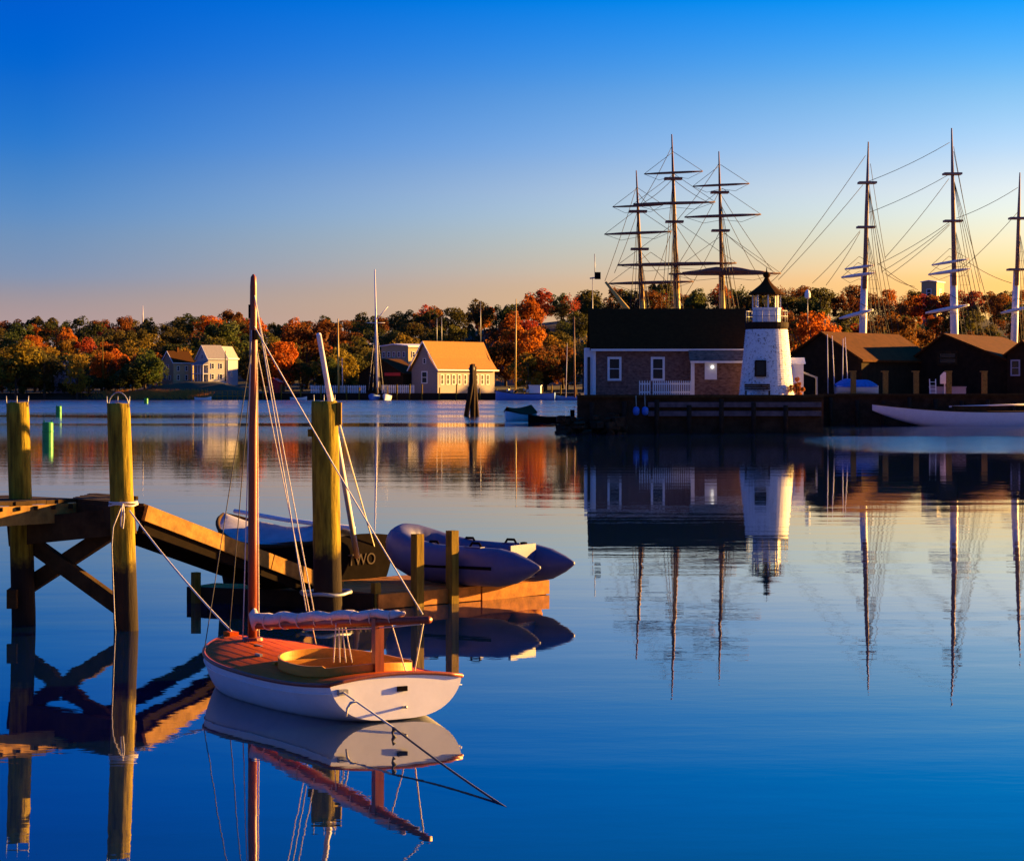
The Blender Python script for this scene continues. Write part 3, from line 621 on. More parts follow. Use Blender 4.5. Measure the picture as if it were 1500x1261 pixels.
rfo = rf.build('roof', M['roof_dark'], hs_)
MB().box((W_ / 2, -.36, ze - .21), (W_ + .4, .1, .16)).build('eave_board', M['white'], rfo)
MB().box((.06, -.06, ze / 2), (.24, .12, ze)).build('corner_board', M['white'], hs_)
def hwin(x, zc, ww, hh, dz=0.0, parent=hs_, y=0.0, pane=M['glass']):
    f = MB()
    for sx in (-1, 1): f.box((x + sx * ww / 2, y - .05, zc), (.16, .14, hh + .16))
    f.box((x, y - .05, zc + hh / 2), (ww - .16, .13, .16)); f.box((x, y - .06, zc - hh / 2), (ww - .16, .18, .16)); f.box((x, y - .04, zc), (ww - .16, .08, .05))
    fo = f.build('window', M['white'], parent); MB().box((x, y - .02, zc), (ww - .15, .05, hh - .15)).build('pane', pane, fo); return fo
hwin(hx(900) - x0, z_e - QZ - 1.55, .84, 1.55); hwin(hx(963.5) - x0, z_e - QZ - 1.55, .84, 1.55)
wx = hx(1011) - x0; ww_ = W_ - wx
wg = MB().add([(wx, -1.2, 0), (W_, -1.2, 0), (W_, -1.2, 2.55), (wx, -1.2, 2.55), (wx, 0, 0), (wx, -.0, 3.45), (W_, 0, 0), (W_, 0, 3.45)],
         [(0, 1, 2, 3), (4, 0, 3, 5), (1, 6, 7, 2)]).build('lean_to', M['shingle_wall'], hs_)
MB().add([(wx - .15, -1.45, 2.45), (W_ + .1, -1.45, 2.45), (W_ + .1, -.01, 3.5), (wx - .15, -.01, 3.5), (wx - .15, -1.45, 2.57), (W_ + .1, -1.45, 2.57), (W_ + .1, -.01, 3.62), (wx - .15, -.01, 3.62)],
         [(3, 2, 1, 0), (4, 5, 6, 7), (0, 1, 5, 4), (0, 4, 7, 3), (1, 2, 6, 5)]).build('lean_to_roof', M['shingle_wall'], wg)
MB().box((W_ / 2 + wx / 2, -1.5, 2.47), (ww_ + .2, .09, .15)).build('eave_board', M['white'], wg)
MB().box((wx + .08, -1.25, 1.2), (.26, .12, 2.4)).build('corner_board', M['white'], wg)
MB().box((hx(1039) - x0, -1.25, 1.9), (.86, .1, 1.35)).build('shutter', M['white'], wg)
ol = MB().lathe((hx(1041) - x0, -1.42, 2.12), [(.03, -.12), (.1, -.07), (.12, 0), (.1, .07), (.03, .12)], 10).build('glint_ball', M['lamp'], wg)  # added glowing ball, stands in for a glint on the white shutter
pp = MB().box((-.32, 1.0, 1.75), (.55, 2.0, 3.5)).build('end_porch', M['white'], hs_)
MB().box((-.32, -.04, 1.5), (.2, .06, 2.7)).build('door_slot', M['glass'], pp)
# lighthouse
LX = (1123 - 750) / F * 161.5; lh = thing('lighthouse', 'small white shingled lighthouse with black lantern roof on the quay', 'lighthouse', (LX, 161.5, QZ))
pr = []
nc = 30
for i in range(nc):
    z = 4.72 * i / nc; r0 = 1.92 + (1.44 - 1.92) * i / nc; pr += [(r0 + .035, z), (r0 - .012 + (1.44 - 1.92) / nc, z + 4.72 / nc)]
two = MB().lathe((0, 0, 0), pr, 40).build('tower', M['lh'], lh)
hw = MB()
for sx in (-1, 1): hw.box((-.62 + sx * .34, -1.74, 1.98), (.1, .3, 1.1))
hw.box((-.62, -1.74, 2.5), (.6, .3, .1)); hw.box((-.62, -1.76, 1.46), (.78, .34, .1))
ho = hw.build('window', M['darkwood'], lh); MB().box((-.62, -1.68, 1.98), (.58, .3, .98)).build('pane', M['glass'], ho)
MB().lathe((0, 0, 0), [(1.40, 4.6), (1.46, 4.74), (1.52, 4.9), (1.52, 5.18), (1.40, 5.2)], 32).build('gallery_deck', M['darkwood'], lh)
MB().lathe((0, 0, 0), [(.98, 5.2), (.98, 6.1), (1.02, 6.12), (1.02, 6.2), (.9, 6.2)], 8).build('lantern_base', M['white'], lh)
for j in range(8):
    an = 2 * math.pi * j / 8; MB().box((.96 * math.cos(an), .96 * math.sin(an), 6.65), (.09, .09, .95), an).build('lantern_post', M['white'], lh)
gm = bpy.data.materials.new('clear_lantern_glass'); gm.use_nodes = True; gb = gm.node_tree.nodes['Principled BSDF']; gb.inputs['Transmission Weight'].default_value = 1; gb.inputs['Roughness'].default_value = .02; gb.inputs['IOR'].default_value = 1.02; gb.inputs['Base Color'].default_value = (.95, .95, .93, 1)
for j in range(8):
    a0, a1 = 2 * math.pi * (j + .5) / 8, 0; MB().box((.885 * math.cos(a0), .885 * math.sin(a0), 6.65), (.02, .62, .9), a0).build('lantern_pane', gm, lh)
MB().lathe((0, 0, 0), [(.05, 6.2), (.16, 6.3), (.1, 6.4), (.26, 6.5), (.3, 6.7), (.26, 6.9), (.06, 7.0)], 12).build('lens', M['yellow'], lh)
rl = MB().lathe((0, 0, 0), [(1.05, 7.08), (1.28, 7.1), (1.24, 7.22), (.85, 7.5), (.5, 7.78), (.26, 8.05), (.14, 8.3)], 16).build('lantern_roof', M['roof_dark'], lh)
MB().lathe((0, 0, 0), [(.1, 8.25), (.24, 8.38), (.27, 8.52), (.18, 8.66), (.05, 8.72), (.02, 9.0)], 12).build('finial', M['roof_dark'], rl)
for j in range(20):
    an = 2 * math.pi * j / 20; MB().tube([(1.44 * math.cos(an), 1.44 * math.sin(an), 5.15), (1.44 * math.cos(an), 1.44 * math.sin(an), 5.98)], .018, 5).build('baluster', M['iron'], lh)
for zz in (5.6, 5.98): MB().tube([(1.44 * math.cos(2 * math.pi * j / 24), 1.44 * math.sin(2 * math.pi * j / 24), zz) for j in range(25)], .02, 5).build('gallery_rail', M['iron'], lh)
an_ = MB().box((1.95, .5, 1.15), (1.2, 1.3, 2.3)).add([(1.25, -.2, 2.3), (2.7, -.2, 2.3), (2.7, 1.2, 2.3), (1.25, 1.2, 2.3), (1.25, .5, 2.75), (2.7, .5, 2.75)], [(0, 1, 5, 4), (2, 3, 4, 5), (1, 2, 5), (0, 4, 3), (0, 3, 2, 1)]).build('entry_annex', M['white'], lh)
# railing, bench, bush, fence, bins
p = at(1168, 162, QZ); rl_ = thing('handrail', 'grey sloping handrail leading down from the lighthouse door', 'handrail', p)
MB().bar((-.3, 0, 2.0), (1.35, 0, 1.35), .1, .12).build('rail', M['iron'], rl_); MB().bar((1.35, 0, 1.4), (1.35, 0, 0), .12, .12).build('post', M['iron'], rl_); MB().bar((-.25, 0, 1.98), (-.25, 0, 0), .12, .12).build('post', M['iron'], rl_)
p = at(1110, 158.9, QZ); bn = thing('park_bench', 'dark slatted bench in front of the lighthouse', 'bench', p)
for k in range(3): MB().box((0, -.05 + k * .14, .44), (1.75, .11, .04)).build('seat_slat', M['pier'], bn)
for k in range(3): MB().box((0, .33 + k * .03, .56 + k * .14), (1.75, .035, .11)).build('back_slat', M['pier'], bn)
for sx in (-.8, .8): MB().box((sx, .12, .22), (.07, .5, .44)).build('leg', M['pier'], bn)
p = at(1166, 160, QZ); bu = thing('autumn_bush', 'small orange bush at the right foot of the lighthouse', 'bush', p)
bo = bpy.data.objects.new('foliage', crown_mesh(31, .62, .75, 9, 900, .07)); COL.objects.link(bo); bo.parent = bu; bo.location = (0, 0, .68); bo.color = (.5, .17, .03, 1)
MB().tube([(0, 0, -.05), (.03, 0, .3), (0, 0, .7)], [.05, .04, .01], 6).build('stem', M['bark'], bu)
picket_fence(937, 952, 162.2, QZ + .02, 1.15, 'short white picket fence panel left of the gap before shingled house', .145, .075)
picket_fence(957, 1011, 162.2, QZ + .02, 1.15, 'long white picket fence panel against the lean-to corner', .145, .075)
for xx in (932, 945):
    p = at(xx, 156.4, 1.55); bk = thing('blue_buoy', 'turquoise blue float hanging on the quay wall', 'buoy', p, 0, 'blue floats on the quay wall')
    MB().lathe((0, 0, 0), [(.05, -.32), (.18, -.26), (.22, -.1), (.22, .1), (.16, .22), (.05, .27)], 12).build('body', M['blue'], bk, smooth=True); MB().tube([(0, 0, .25), (0, .1, .5), (0, .35, 1.0)], .015, 5).build('lanyard', M['rope'], bk)
def shed(name, label, x, d, rot, w_, l_, ze_, zr_, peak, gw=(), sw=()):
    return building(name, label, at(x, d, QZ), rot, w_, l_, ze_ - QZ, zr_ - QZ, M['shed'], M['roof_rust'], gw, sw, over=.3, peak=peak, cat='shed', wtrim=M['pier'])
shed('boat_shed', 'dark boat shed with rust roof right behind the lighthouse', 1262, 199, R(-38), 7.7, 13.4, 5.5, 7.8, .5)
shed('gabled_shed', 'dark gabled shed with small window behind the white hull', 1478, 203, R(-30), 9.2, 16, 5.4, 7.75, .64, [(5.6, 3.3, 1.7, 1.05)])
# small windowed hut at the right edge
building('corner_hut', 'dark hut with white window at the right end of the quay', at(1520, 201, QZ), R(-20), 2.6, 4, 3.6, 4.6, M['shed'], M['roof_rust'], [(1.9, 2.4, .7, 1.3), (.7, 2.4, .7, 1.3)], cat='hut', wtrim=M['lav'])
# quay edge posts
for i, xx in enumerate((1250, 1297, 1342, 1390, 1442)):
    d = 195.2 + i * .3
    p = at(xx, d, QZ); tag(MB().box((p.x, p.y, QZ + .95), (.42, .42, 2.1)).bar((p.x - .35, p.y, QZ + 2.04), (p.x + .25, p.y, QZ + 2.04), .5, .12).build('quay_post', M['board']), 'square sunlit timber post with cap along the quay edge', 'post', 'timber posts along the quay edge')
ld = thing('ladder', 'white ladder standing on the quay behind the white hull', 'ladder', at(1367, 195.0, QZ - .1))
for sx in (-.25, .25): MB().bar((sx, 0, -.2), (sx, .3, 1.5), .07, .07).build('stile', M['white'], ld)
for k in range(5): MB().bar((-.25, .06 * k, .05 + k * .3), (.25, .06 * k, .05 + k * .3), .05, .05).build('rung', M['white'], ld)
sg_ = thing('white_sign', 'white house-shaped sign against the dark shed', 'sign', at(1384, 197.4, QZ))
MB().prism([(-.4, -.03), (.4, -.03), (.4, .03), (-.4, .03)], 1.0, 1.7).add([(-.4, -.03, 1.7), (.4, -.03, 1.7), (0, -.03, 2.1), (-.4, .03, 1.7), (.4, .03, 1.7), (0, .03, 2.1)], [(0, 1, 2), (5, 4, 3), (0, 2, 5, 3), (2, 1, 4, 5)]).build('board', M['white'], sg_); MB().bar((0, .08, 0), (0, .08, 1.4), .1, .1).build('post', M['white'], sg_)
bx_ = thing('dock_box', 'long grey dock box behind the ladder', 'box', at(1388, 198.2, QZ)); MB().box((0, 0, .35), (3.0, .8, .7)).build('body', M['lav'], bx_); MB().box((0, 0, .74), (3.1, .9, .07)).build('lid', M['lav'], bx_)
# tarp-covered boat ashore and small masts
tb = thing('covered_boat', 'small boat under a blue tarpaulin on the quay', 'boat', at(1254, 196.4, QZ))
bf = lambda x: .8 * max(.02, 1 - max(0, x / 1.9) ** 2.5); sf = lambda x: .75 + .1 * (x / 1.9) ** 2; kf = lambda x: .12
hull(lin(-1.7, 1.9, 14), bf, sf, kf).build('hull', M['hull_white'], tb)
MB().grid(lambda u, v_: (-1.8 + 3.6 * u, (2 * v_ - 1) * (bf(-1.8 + 3.6 * u) + .06), .72 + (.75 + .12 * math.sin(u * 9)) * (1 - abs(2 * v_ - 1)) ** .8 * math.sin(math.pi * min(1, max(0, .12 + u * .8)))), 18, 10).build('tarpaulin', M['blue'], tb, smooth=True)
for xx, xt, yt in ((1213, 1212, 490), (1223, 1219, 492), (1234, 1235, 496), (1243, 1238, 494)):
    p0 = at(xx, 197, QZ); tag(MB().tube([p0 - Vector((0, 0, .1)), P(xt, yt, 197)], [.05, .03], 6).build('dinghy_mast', M['spar_white']), 'thin pale mast of a small boat standing by the dark shed', 'mast', 'thin masts by the dark shed')

# white hull in front of quay
def boat_generic(name, label, cat, loc, rz, La, Lf, beam, sh, hullmat, deckmat, kd=.35, group=None, tr=.7, camber=.06, rake=0):
    root = thing(name, label, cat, loc, rz, group)
    bf = lambda x: beam * (max(0, 1 - (max(0, x) / Lf) ** 2.3) ** .75 if x > 0 else 1 - (1 - tr) * (x / La) ** 2) + .005
    sf = lambda x: sh * (1 + (.55 * (x / Lf) ** 2 if x > 0 else .2 * (x / La) ** 2)); kf = lambda x: -kd * (1 - .8 * (abs(x) / (Lf if x > 0 else La)) ** 3) + (rake * (x / Lf) ** 2.2 if x > 0 else 0)
    xs_ = lin(-La, Lf, 28); hull(xs_, bf, sf, kf).build('hull', hullmat, root); transom(-La, bf, sf, kf, rise=camber).build('transom', hullmat, root)
    deck(xs_, bf, sf, camber, .985, -.02).build('deck', deckmat, root, smooth=True)
    MB().tube([(x, bf(x), sf(x)) for x in xs_], .03 * beam + .01, 6).tube([(x, -bf(x), sf(x)) for x in xs_], .03 * beam + .01, 6).build('rub_rail', M['pier'], root)
    return root, bf, sf
p = P(1400, 570, 191.5)
wb, bf_, sf_ = boat_generic('white_sloop_hull', 'long low white boat hull moored against the quay', 'boat', (p.x + 2.6, 190.8, 0), R(180), 9, 9.6, 1.5, 1.15, M['hull_white'], M['board'], .5, tr=.5, rake=1.35)
MB().box((1.5, 0, 1.42), (3.0, 1.3, .4)).build('cabin', M['pier'], wb); MB().tube([(3.2, -.4, 1.55), (-3.5, -.3, 1.75)], .07, 7).build('boom', M['spar_white'], wb)
# moored skiff with cover, far boats
p = P(762, 570, D(616)); sk, b1_, s1_ = boat_generic('covered_skiff', 'small pale skiff with tent-like cover moored off the quay', 'boat', (p.x - .1, p.y, 0), R(-125), 2.0, 2.2, .95, .62, M['hull_white'], M['pier'], .2)
MB().grid(lambda u, v_: (-2.05 + 4.1 * u, (2 * v_ - 1) * (b1_(-2.05 + 4.1 * u) + .1), s1_(-2.05 + 4.1 * u) + .02 + .75 * (1 - abs(2 * v_ - 1)) * (1 - .45 * u)), 10, 8).build('cover', M['pier'], sk)
MB().box((-2.15, 0, .5), (.3, .35, .55)).build('outboard', M['dark'], sk)
p = P(806, 570, 208); d2, b2_, s2_ = boat_generic('work_skiff', 'dark open skiff with engine beside the covered skiff', 'boat', (p.x, p.y, 0), R(172), 1.9, 2.0, .8, .5, M['dark'], M['darkwood'], .2)
MB().box((-2.0, 0, .75), (.35, .4, .8)).build('outboard', M['dark'], d2)
p = P(772, 570, 632); bb, b3_, s3_ = boat_generic('blue_work_boat', 'blue hulled work boat piled with gear at the far wharf', 'boat', (p.x, p.y - 2, 0), R(174), 7.6, 8.6, 2.3, 1.7, M['boatblue'], M['board'], .6)
MB().box((-2.2, 0, 2.9), (3.2, 2.6, 2.0)).box((-2.2, 0, 4.0), (3.6, 3.0, .2)).build('wheelhouse', M['white'], bb)
rg = random.Random(4)
for i in range(16): MB().box((rg.uniform(-1, 6), rg.uniform(-1.3, 1.3), 2.3 + rg.uniform(0, .6)), (rg.uniform(.5, 1.3), .8, rg.uniform(.4, .9)), rg.uniform(0, 3)).build('deck_gear', rg.choice([M['pier'], M['board'], M['rope'], M['lav']]), bb)
for i, xx in enumerate((548, 567)):
    p = P(xx, 570, 632); boat_generic('small_sailboat', ['small blue boat moored below the flagpole', 'small white boat moored right of the flagpole'][i], 'boat', (p.x, p.y, 0), R(-100), 2.5, 2.7, 1.5 - .4 * i, 1.2, M['boatblue'] if i == 0 else M['hull_white'], M['white'])
for xx, lab_ in ((297, 'small white skiff moored beside the railed shore dock'), (437, 'small white launch moored left of the far picket fence')):
    p = P(xx, 570, 634); boat_generic('moored_skiff', lab_, 'boat', (p.x, p.y, 0), R(15), 2.2, 2.4, .95, .7, M['hull_white'], M['lav'])
p = P(822, 570, 632); boat_generic('small_launch', 'pale blue launch moored at right end of the far wharf', 'boat', (p.x + 2, p.y, 0), R(180), 4, 4.5, 1.5, 1.1, M['boatblue'], M['white'])
# dolphin of three piles
dd = D(609); pd = P(691, 570, dd); do = thing('pile_dolphin', 'cluster of three dark lashed piles standing in the water', 'piling', (pd.x, dd, 0))
for (xa, ya, xb, yt, dy) in ((681, 600, 691, 534, -.3), (692, 612, 693, 533, 0), (699, 602, 695, 537, .4)):
    a = P(xa, 570, dd + dy); a.z = -1; MB().tube([a, P(xb, yt + 25, dd + dy), P(xb, yt, dd + dy)], [.3, .27, .24], 8).build('pile', M['darkwood'], do, True)
MB().tube([(.33 * math.cos(t * .7), .33 * math.sin(t * .7), 5.1 + t * .012) for t in range(28)], .05, 5).build('lashing', M['iron'], do)
# green channel markers
for x, yw, hpx, wpx, lab in ((70, 645, 28, 16, 'green can buoy with lifting lugs left of the pier piles'), (86, 608, 14, 8.5, 'green can buoy in ruffled water beyond the first buoy'), (214, 591, 8, 6, 'tiny green can buoy off the far bank houses')):
    d = D(yw); p = P(x, 570, d); p.z = 0; r_ = wpx / 2 / F * d; h_ = hpx / F * d; bo = thing('can_buoy', lab, 'buoy', p, .4, 'green can buoys')
    MB().lathe((0, 0, 0), [(r_ * .95, -.4), (r_, 0), (r_, h_ * .42), (r_ * 1.06, h_ * .44), (r_ * 1.06, h_ * .5), (r_, h_ * .52), (r_, h_ * .9), (r_ * .9, h_ * .95)], 16).build('body', M['green'], bo)
    for sx in (-1, 1): MB().box((sx * r_ * .7, 0, h_ * .99), (r_ * .2, r_ * .3, h_ * .14)).build('lug', M['green'], bo)

# ------------------------------------------------------------------ pier, ramp, piles
def pile(name, label, x0, yb_, x1, yt, d, r, hoop=True):
    p0 = P(x0, yb_, d); p1 = P(x1, yt, d); dr = (p1 - p0).normalized(); base = p0 - dr * ((p0.z + 1.5) / dr.z)
    root = thing(name, label, 'pile', (base.x, base.y, 0)); rd = random.Random(int(x0)); m = MB(); n_ = 18; k = 26
    pts = [base.lerp(p1, i / k) for i in range(k + 1)]; o = 0
    for i, q in enumerate(pts):
        for j in range(n_):
            an = 2 * math.pi * j / n_; rr_ = r * (1.04 - .1 * i / k) * (1 + .018 * math.sin(j * 3.1 + i * .35) + .012 * rd.uniform(-1, 1))
            if i == k: rr_ *= .97
            m.v.append(q + Vector((rr_ * math.cos(an), rr_ * math.sin(an), .012 * rd.uniform(-1, 1) if i == k else 0)))
    for i in range(k):
        for j in range(n_): j2 = (j + 1) % n_; m.f.append((i * n_ + j, i * n_ + j2, (i + 1) * n_ + j2, (i + 1) * n_ + j))
    m.f.append(tuple(k * n_ + j for j in range(n_))); m.sm = True
    m.build('shaft', M['pile_wet'], root, True, smooth=True)
    if hoop:
        s_ = 1 if hoop is True else hoop
        MB().tube([p1 + Vector((.13 * s_ * math.cos(t * math.pi / 10), 0, -.06 + .2 * s_ * math.sin(t * math.pi / 10))) for t in range(11)], .008, 6).build('top_hoop', M['iron'], root, True)
        for sx in (-.13, .0, .14): MB().tube([p1 + Vector((sx, -.05, -.05)), p1 + Vector((sx * 1.05, -.05, .09))], .006, 5).build('spike', M['iron'], root, True)
    return root, p1
pile('pier_pile', 'weathered round pile with spikes at the pier walkway', 35, 917, 26, 590, 29.65, .152, .0001)
_, pt2 = pile('pier_pile', 'round pile with wire hoop and mooring rope at pier corner', 185, 925, 173.5, 591, 28.9, .152)
pm, pt3 = pile('guide_pile', 'thick pile standing through the hoop at the float', 481, 901, 475, 588, 31.1, .19, .0001)
MB().box(P(497, 606, 31.1), (.06, .16, .3)).build('chock', M['pile'], pm, True); MB().box(P(455, 634, 31.1), (.06, .2, .1)).build('chock', M['pile'], pm, True)
DZ = 1.60
pr_ = thing('pier', 'timber pier platform and walkway with cross-braced piles', 'pier', (-5.5, 30, 0))
K = Vector((-5.57, 29.7, 0)); u = Vector((.655, .756, 0)); v2 = Vector((.62, -.785, 0))
# walkway planks run across from the lit fascia edge
for i in range(16):
    c = K - u * (.08 + i * .165) + Vector((-.756, .655, 0)) * .72
    MB().box((c.x, c.y, DZ - .025 + rr.uniform(-.004, .004)), (.155, 1.5 + rr.uniform(-.03, .03), .05), math.atan2(u.y, u.x)).build('deck_plank', M['pier'], pr_, True)
for i in range(9):
    c = K + v2 * .5 + Vector((-.02, .10 + i * .165, 0))
    MB().box((c.x, c.y, DZ - .022 + rr.uniform(-.004, .004)), (1.12 + rr.uniform(-.03, .03), .118, .05), math.atan2(v2.y, v2.x)).build('deck_plank', M['pier'], pr_, True)
a = K - u * 2.8 + Vector((0, 0, DZ - .19)); b_ = K + u * .02 + Vector((0, 0, DZ - .17)); out = Vector((.756, -.655, 0)) * .03
MB().bar(a + out, b_ + out, .06, .24).build('fascia', M['board'], pr_, True)
for k in range(10):
    c = K - u * (.15 + k * .27) + out * 2.2; MB().box((c.x, c.y, DZ - .09), (.05, .05, .05)).build('bolt_block', M['pier'], pr_, True)
a = K + v2 * 1.02 + Vector((0, 0, DZ - .2)); MB().bar(K + v2 * .05 + Vector((0, 0, DZ - .2)), a, .08, .3).build('edge_beam', M['pier'], pr_, True)
e0 = K + v2 * 1.02; MB().bar(e0 + Vector((0, 0, DZ - .2)), e0 + Vector((-.05, 1.45, 0)) + Vector((0, 0, DZ - .2)), .08, .3).build('edge_beam', M['pier'], pr_, True)
MB().bar(P(18, 780, 29.75), P(192, 762, 29.0), .2, .34).build('cap_beam', M['pier'], pr_, True)
for (xa, ya, da, xb, yb3, db) in ((22, 778, 29.85, 176, 889, 29.1), (20, 872, 29.95, 176, 770, 29.2)):
    MB().bar(P(xa, ya, da), P(xb, yb3, db), .1, .20).build('cross_brace', M['pier'], pr_, True)
# submerged continuation of bracing and the far posts
MB().box(P(18, 877, 29.4), (.12, .12, .24)).build('brace_block', M['pier'], pr_, True)
# gangway
g0 = Vector((-5.02, 29.62, DZ - .06)); g1 = Vector((-2.75, 32.4, .34)); gd = (g1 - g0); gl = gd.length; gn = gd.normalized(); side = Vector((gn.y, -gn.x, 0)).normalized()
gw = thing('gangway', 'sloping timber gangway from the pier down to the float', 'gangway', g0)
MB().bar(g0 + side * .5 + Vector((0, 0, -.1)), g0.lerp(g1, .62) + side * .5 + Vector((0, 0, -.1)), .06, .2).build('side_board', M['board'], gw, True)
MB().bar(g0.lerp(g1, .625) + side * .5 + Vector((0, 0, -.1)), g1 + side * .5 + Vector((0, 0, -.1)), .06, .2).build('side_board', M['board'], gw, True)
for sd_ in (.43, -.45): MB().bar(g0 + side * sd_ + Vector((0, 0, -.27)), g1 + side * sd_ + Vector((0, 0, -.22)), .1, .17).build('stringer', M['beam_shade'], gw, True)  # blackened: shade below the side boards is painted in
kk = int(gl / .17)
for i in range(kk):
    c = g0.lerp(g1, (i + .5) / kk); MB().bar(c - side * .46, c + side * .46, .15, .04, up=gn.cross(side)).build('tread_plank', M['pier'], gw, True)
# float
A_, B_, C_ = Vector((-4.57, 32.75, 0)), Vector((-1.86, 31.6, 0)), Vector((.5, 34.0, 0))
fl = thing('mooring_float', 'low timber float carrying the grey inflatable', 'float', (-1.5, 33, 0))
n1 = Vector((.39, .92, 0)) * .75; n2 = Vector((-.71, .70, 0)) * 2.1; FZ = .21
poly = [A_, B_, C_, C_ + n2, B_ + n2 * .62 + Vector((.35, .25, 0)), A_ + n1]
MB().prism([(q.x, q.y) for q in poly], -.12, FZ - .045).build('float_body', M['darkwood'], fl, True)
def plankfill(a, b_, nrm, wdt):
    ln = (b_ - a).length; dr = (b_ - a).normalized(); k = int(ln / .16)
    for i in range(k):
        c = a + dr * ((i + .5) * ln / k) + nrm * .5; MB().box((c.x, c.y, FZ - .02 + rr.uniform(-.003, .003)), (ln / k - .012, wdt + rr.uniform(-.02, .02), .045), math.atan2(dr.y, dr.x)).build('deck_plank', M['floatwood'], fl, True)
plankfill(B_ + Vector((.04, .06, 0)), C_, n2, 2.05); plankfill(A_, B_ - Vector((.5, -.21, 0)), n1, .74)
dr = (C_ - B_).normalized(); on = Vector((dr.y, -dr.x, 0))
q0 = B_ + on * .035; q1 = B_.lerp(C_, .58) + on * .035
MB().bar((q0.x, q0.y, FZ - .1), (q1.x, q1.y, FZ - .1), .06, .2).build('fascia', M['floatwood'], fl, True)
q0 = B_.lerp(C_, .59) + on * .035; q1 = C_ + on * .035; MB().bar((q0.x, q0.y, FZ - .12), (q1.x, q1.y, FZ - .1), .06, .2).build('fascia', M['floatwood'], fl, True)
MB().bar((A_.x, A_.y - .035, FZ - .12), (B_.x - .02, B_.y - .035, FZ - .12), .06, .26).build('fascia', M['darkwood'], fl, True)
fe = [B_.lerp(C_, .56 + .42 * k / 12) - on * .1 + Vector((0, 0, FZ + .07 + .02 * math.sin(k * 1.3))) for k in range(13)]
MB().tube(fe, [.05 + .03 * abs(math.sin(k * .9)) + .015 for k in range(13)], 9).build('log_fender', M['floatwood'], fl, True)
for (x, yt, d, wd, lab) in ((611.5, 782, 32.06, .13, 0), (662.5, 777, 32.52, .13, 0), (550.5, 853, 31.62, .1, 0), (287, 838, 32.6, .1, 0)):
    q = P(x, yt, d); MB().box((q.x, q.y, q.z / 2 - .15), (wd, wd, q.z + .3), .75).build('post', M['pile'], fl, True)
MB().tube([Vector((-2.5, 31.2, FZ + .06)) + Vector((.33 * math.cos(t * math.pi / 14), .42 * math.sin(t * math.pi / 14), .01 * math.sin(t))) for t in range(29)], .025, 8).build('pile_hoop', M['iron'], fl, True)

# inflatable dinghy
ih = math.atan2(.52, -.85); di = thing('inflatable_dinghy', 'grey-blue inflatable dinghy with pointed tube ends on the float', 'dinghy', (-.62, 33.42, FZ), ih); di.scale = (.83, .95, 1.15)
def ipath(sg): return [(-1.78, sg * .50, .27), (-1.6, sg * .51, .26), (-1.32, sg * .52, .25), (-1.0, sg * .53, .25), (-.4, sg * .54, .25), (.3, sg * .54, .27), (.8, sg * .50, .33), (1.1, sg * .40, .40), (1.28, sg * .22, .46)]
rad = [.02, .10, .19, .235, .24, .24, .24, .24, .24]
pth = ipath(1) + [(1.34, 0, .48)] + list(reversed(ipath(-1)))
fine = []; fr = []; rr2 = rad + [.24] + list(reversed(rad))
for i in range(len(pth) - 1):
    for k in range(3): t = k / 3; fine.append(Vector(pth[i]).lerp(Vector(pth[i + 1]), t)); fr.append(rr2[i] + (rr2[i + 1] - rr2[i]) * t)
fine.append(Vector(pth[-1])); fr.append(rr2[-1])
tu = MB().tube(fine, fr, 18).build('tube', M['pvc'], di)
MB().grid(lambda u_, v_: (-1.15 + 2.3 * u_, (2 * v_ - 1) * .38 * (1 if u_ < .8 else 1 - (u_ - .8) * 2.5), .12 + .1 * u_ * u_), 10, 4).build('floor', M['pvc_blue'], di)
MB().box((-1.08, 0, .3), (.05, .72, .42)).build('transom_board', M['pvc_blue'], di); MB().box((.1, 0, .40), (.26, .8, .05)).build('seat', M['pvc_blue'], di)
for sg in (1, -1):
    MB().tube([(x, sg * (.53 + .235), .25 + .0 * x) for x in lin(-1.0, .4, 8)], .022, 6).build('rub_strip', M['dark'], tu)
    for xc in (-.5, .35):
        MB().tube([(xc - .12, sg * .5, .48), (xc - .07, sg * .5, .535), (xc + .07, sg * .5, .535), (xc + .12, sg * .5, .48)], .018, 6).build('grab_handle', M['dark'], tu)
        MB().box((xc, sg * .54, .485), (.34, .12, .015)).build('handle_patch', M['pvc_blue'], tu)
MB().lathe((-.75, -.52, .48), [(.06, 0), (.06, .025), (.02, .03)], 10).build('valve', M['dark'], tu)

# dark sloop behind the float, name on the transom
ds, bD, sD = boat_generic('dark_daysailer', 'dark hulled boat with pale deck and name on stern behind the float', 'boat', (-3.25, 35.0, 0), R(140), 1.35, 1.6, .82, .68, M['dark'], M['cover'], .25, tr=.85)
MB().tube([(-1.2, 0, .95), (.2, 0, 1.02), (1.3, .05, 1.12)], .035, 8).build('boom', M['spar_white'], ds)
MB().grid(lambda u_, v_: (-1.0 + 1.9 * u_, (2 * v_ - 1) * .5, .73 + .22 * (1 - abs(2 * v_ - 1)) + .03 * math.sin(u_ * 8)), 14, 6).build('boom_tent', M['cover'], ds, smooth=True)
tcv = bpy.data.curves.new('name', 'FONT'); tcv.body = 'TWO'; tcv.size = .24; tcv.extrude = .004; tcv.align_x = 'CENTER'
to = bpy.data.objects.new('tmp', tcv); COL.objects.link(to); bpy.context.view_layer.update()
tme = bpy.data.meshes.new_from_object(to); bpy.data.objects.remove(to); tme.materials.append(M['stern_letters'])
nm = bpy.data.objects.new('stern_name', tme); COL.objects.link(nm); nm.parent = ds; nm.rotation_euler = (R(90), 0, R(-90)); nm.location = (-1.362, 0, .42)
spz = P(467, 490, 30.6); spb = P(523, 815, 33.9)
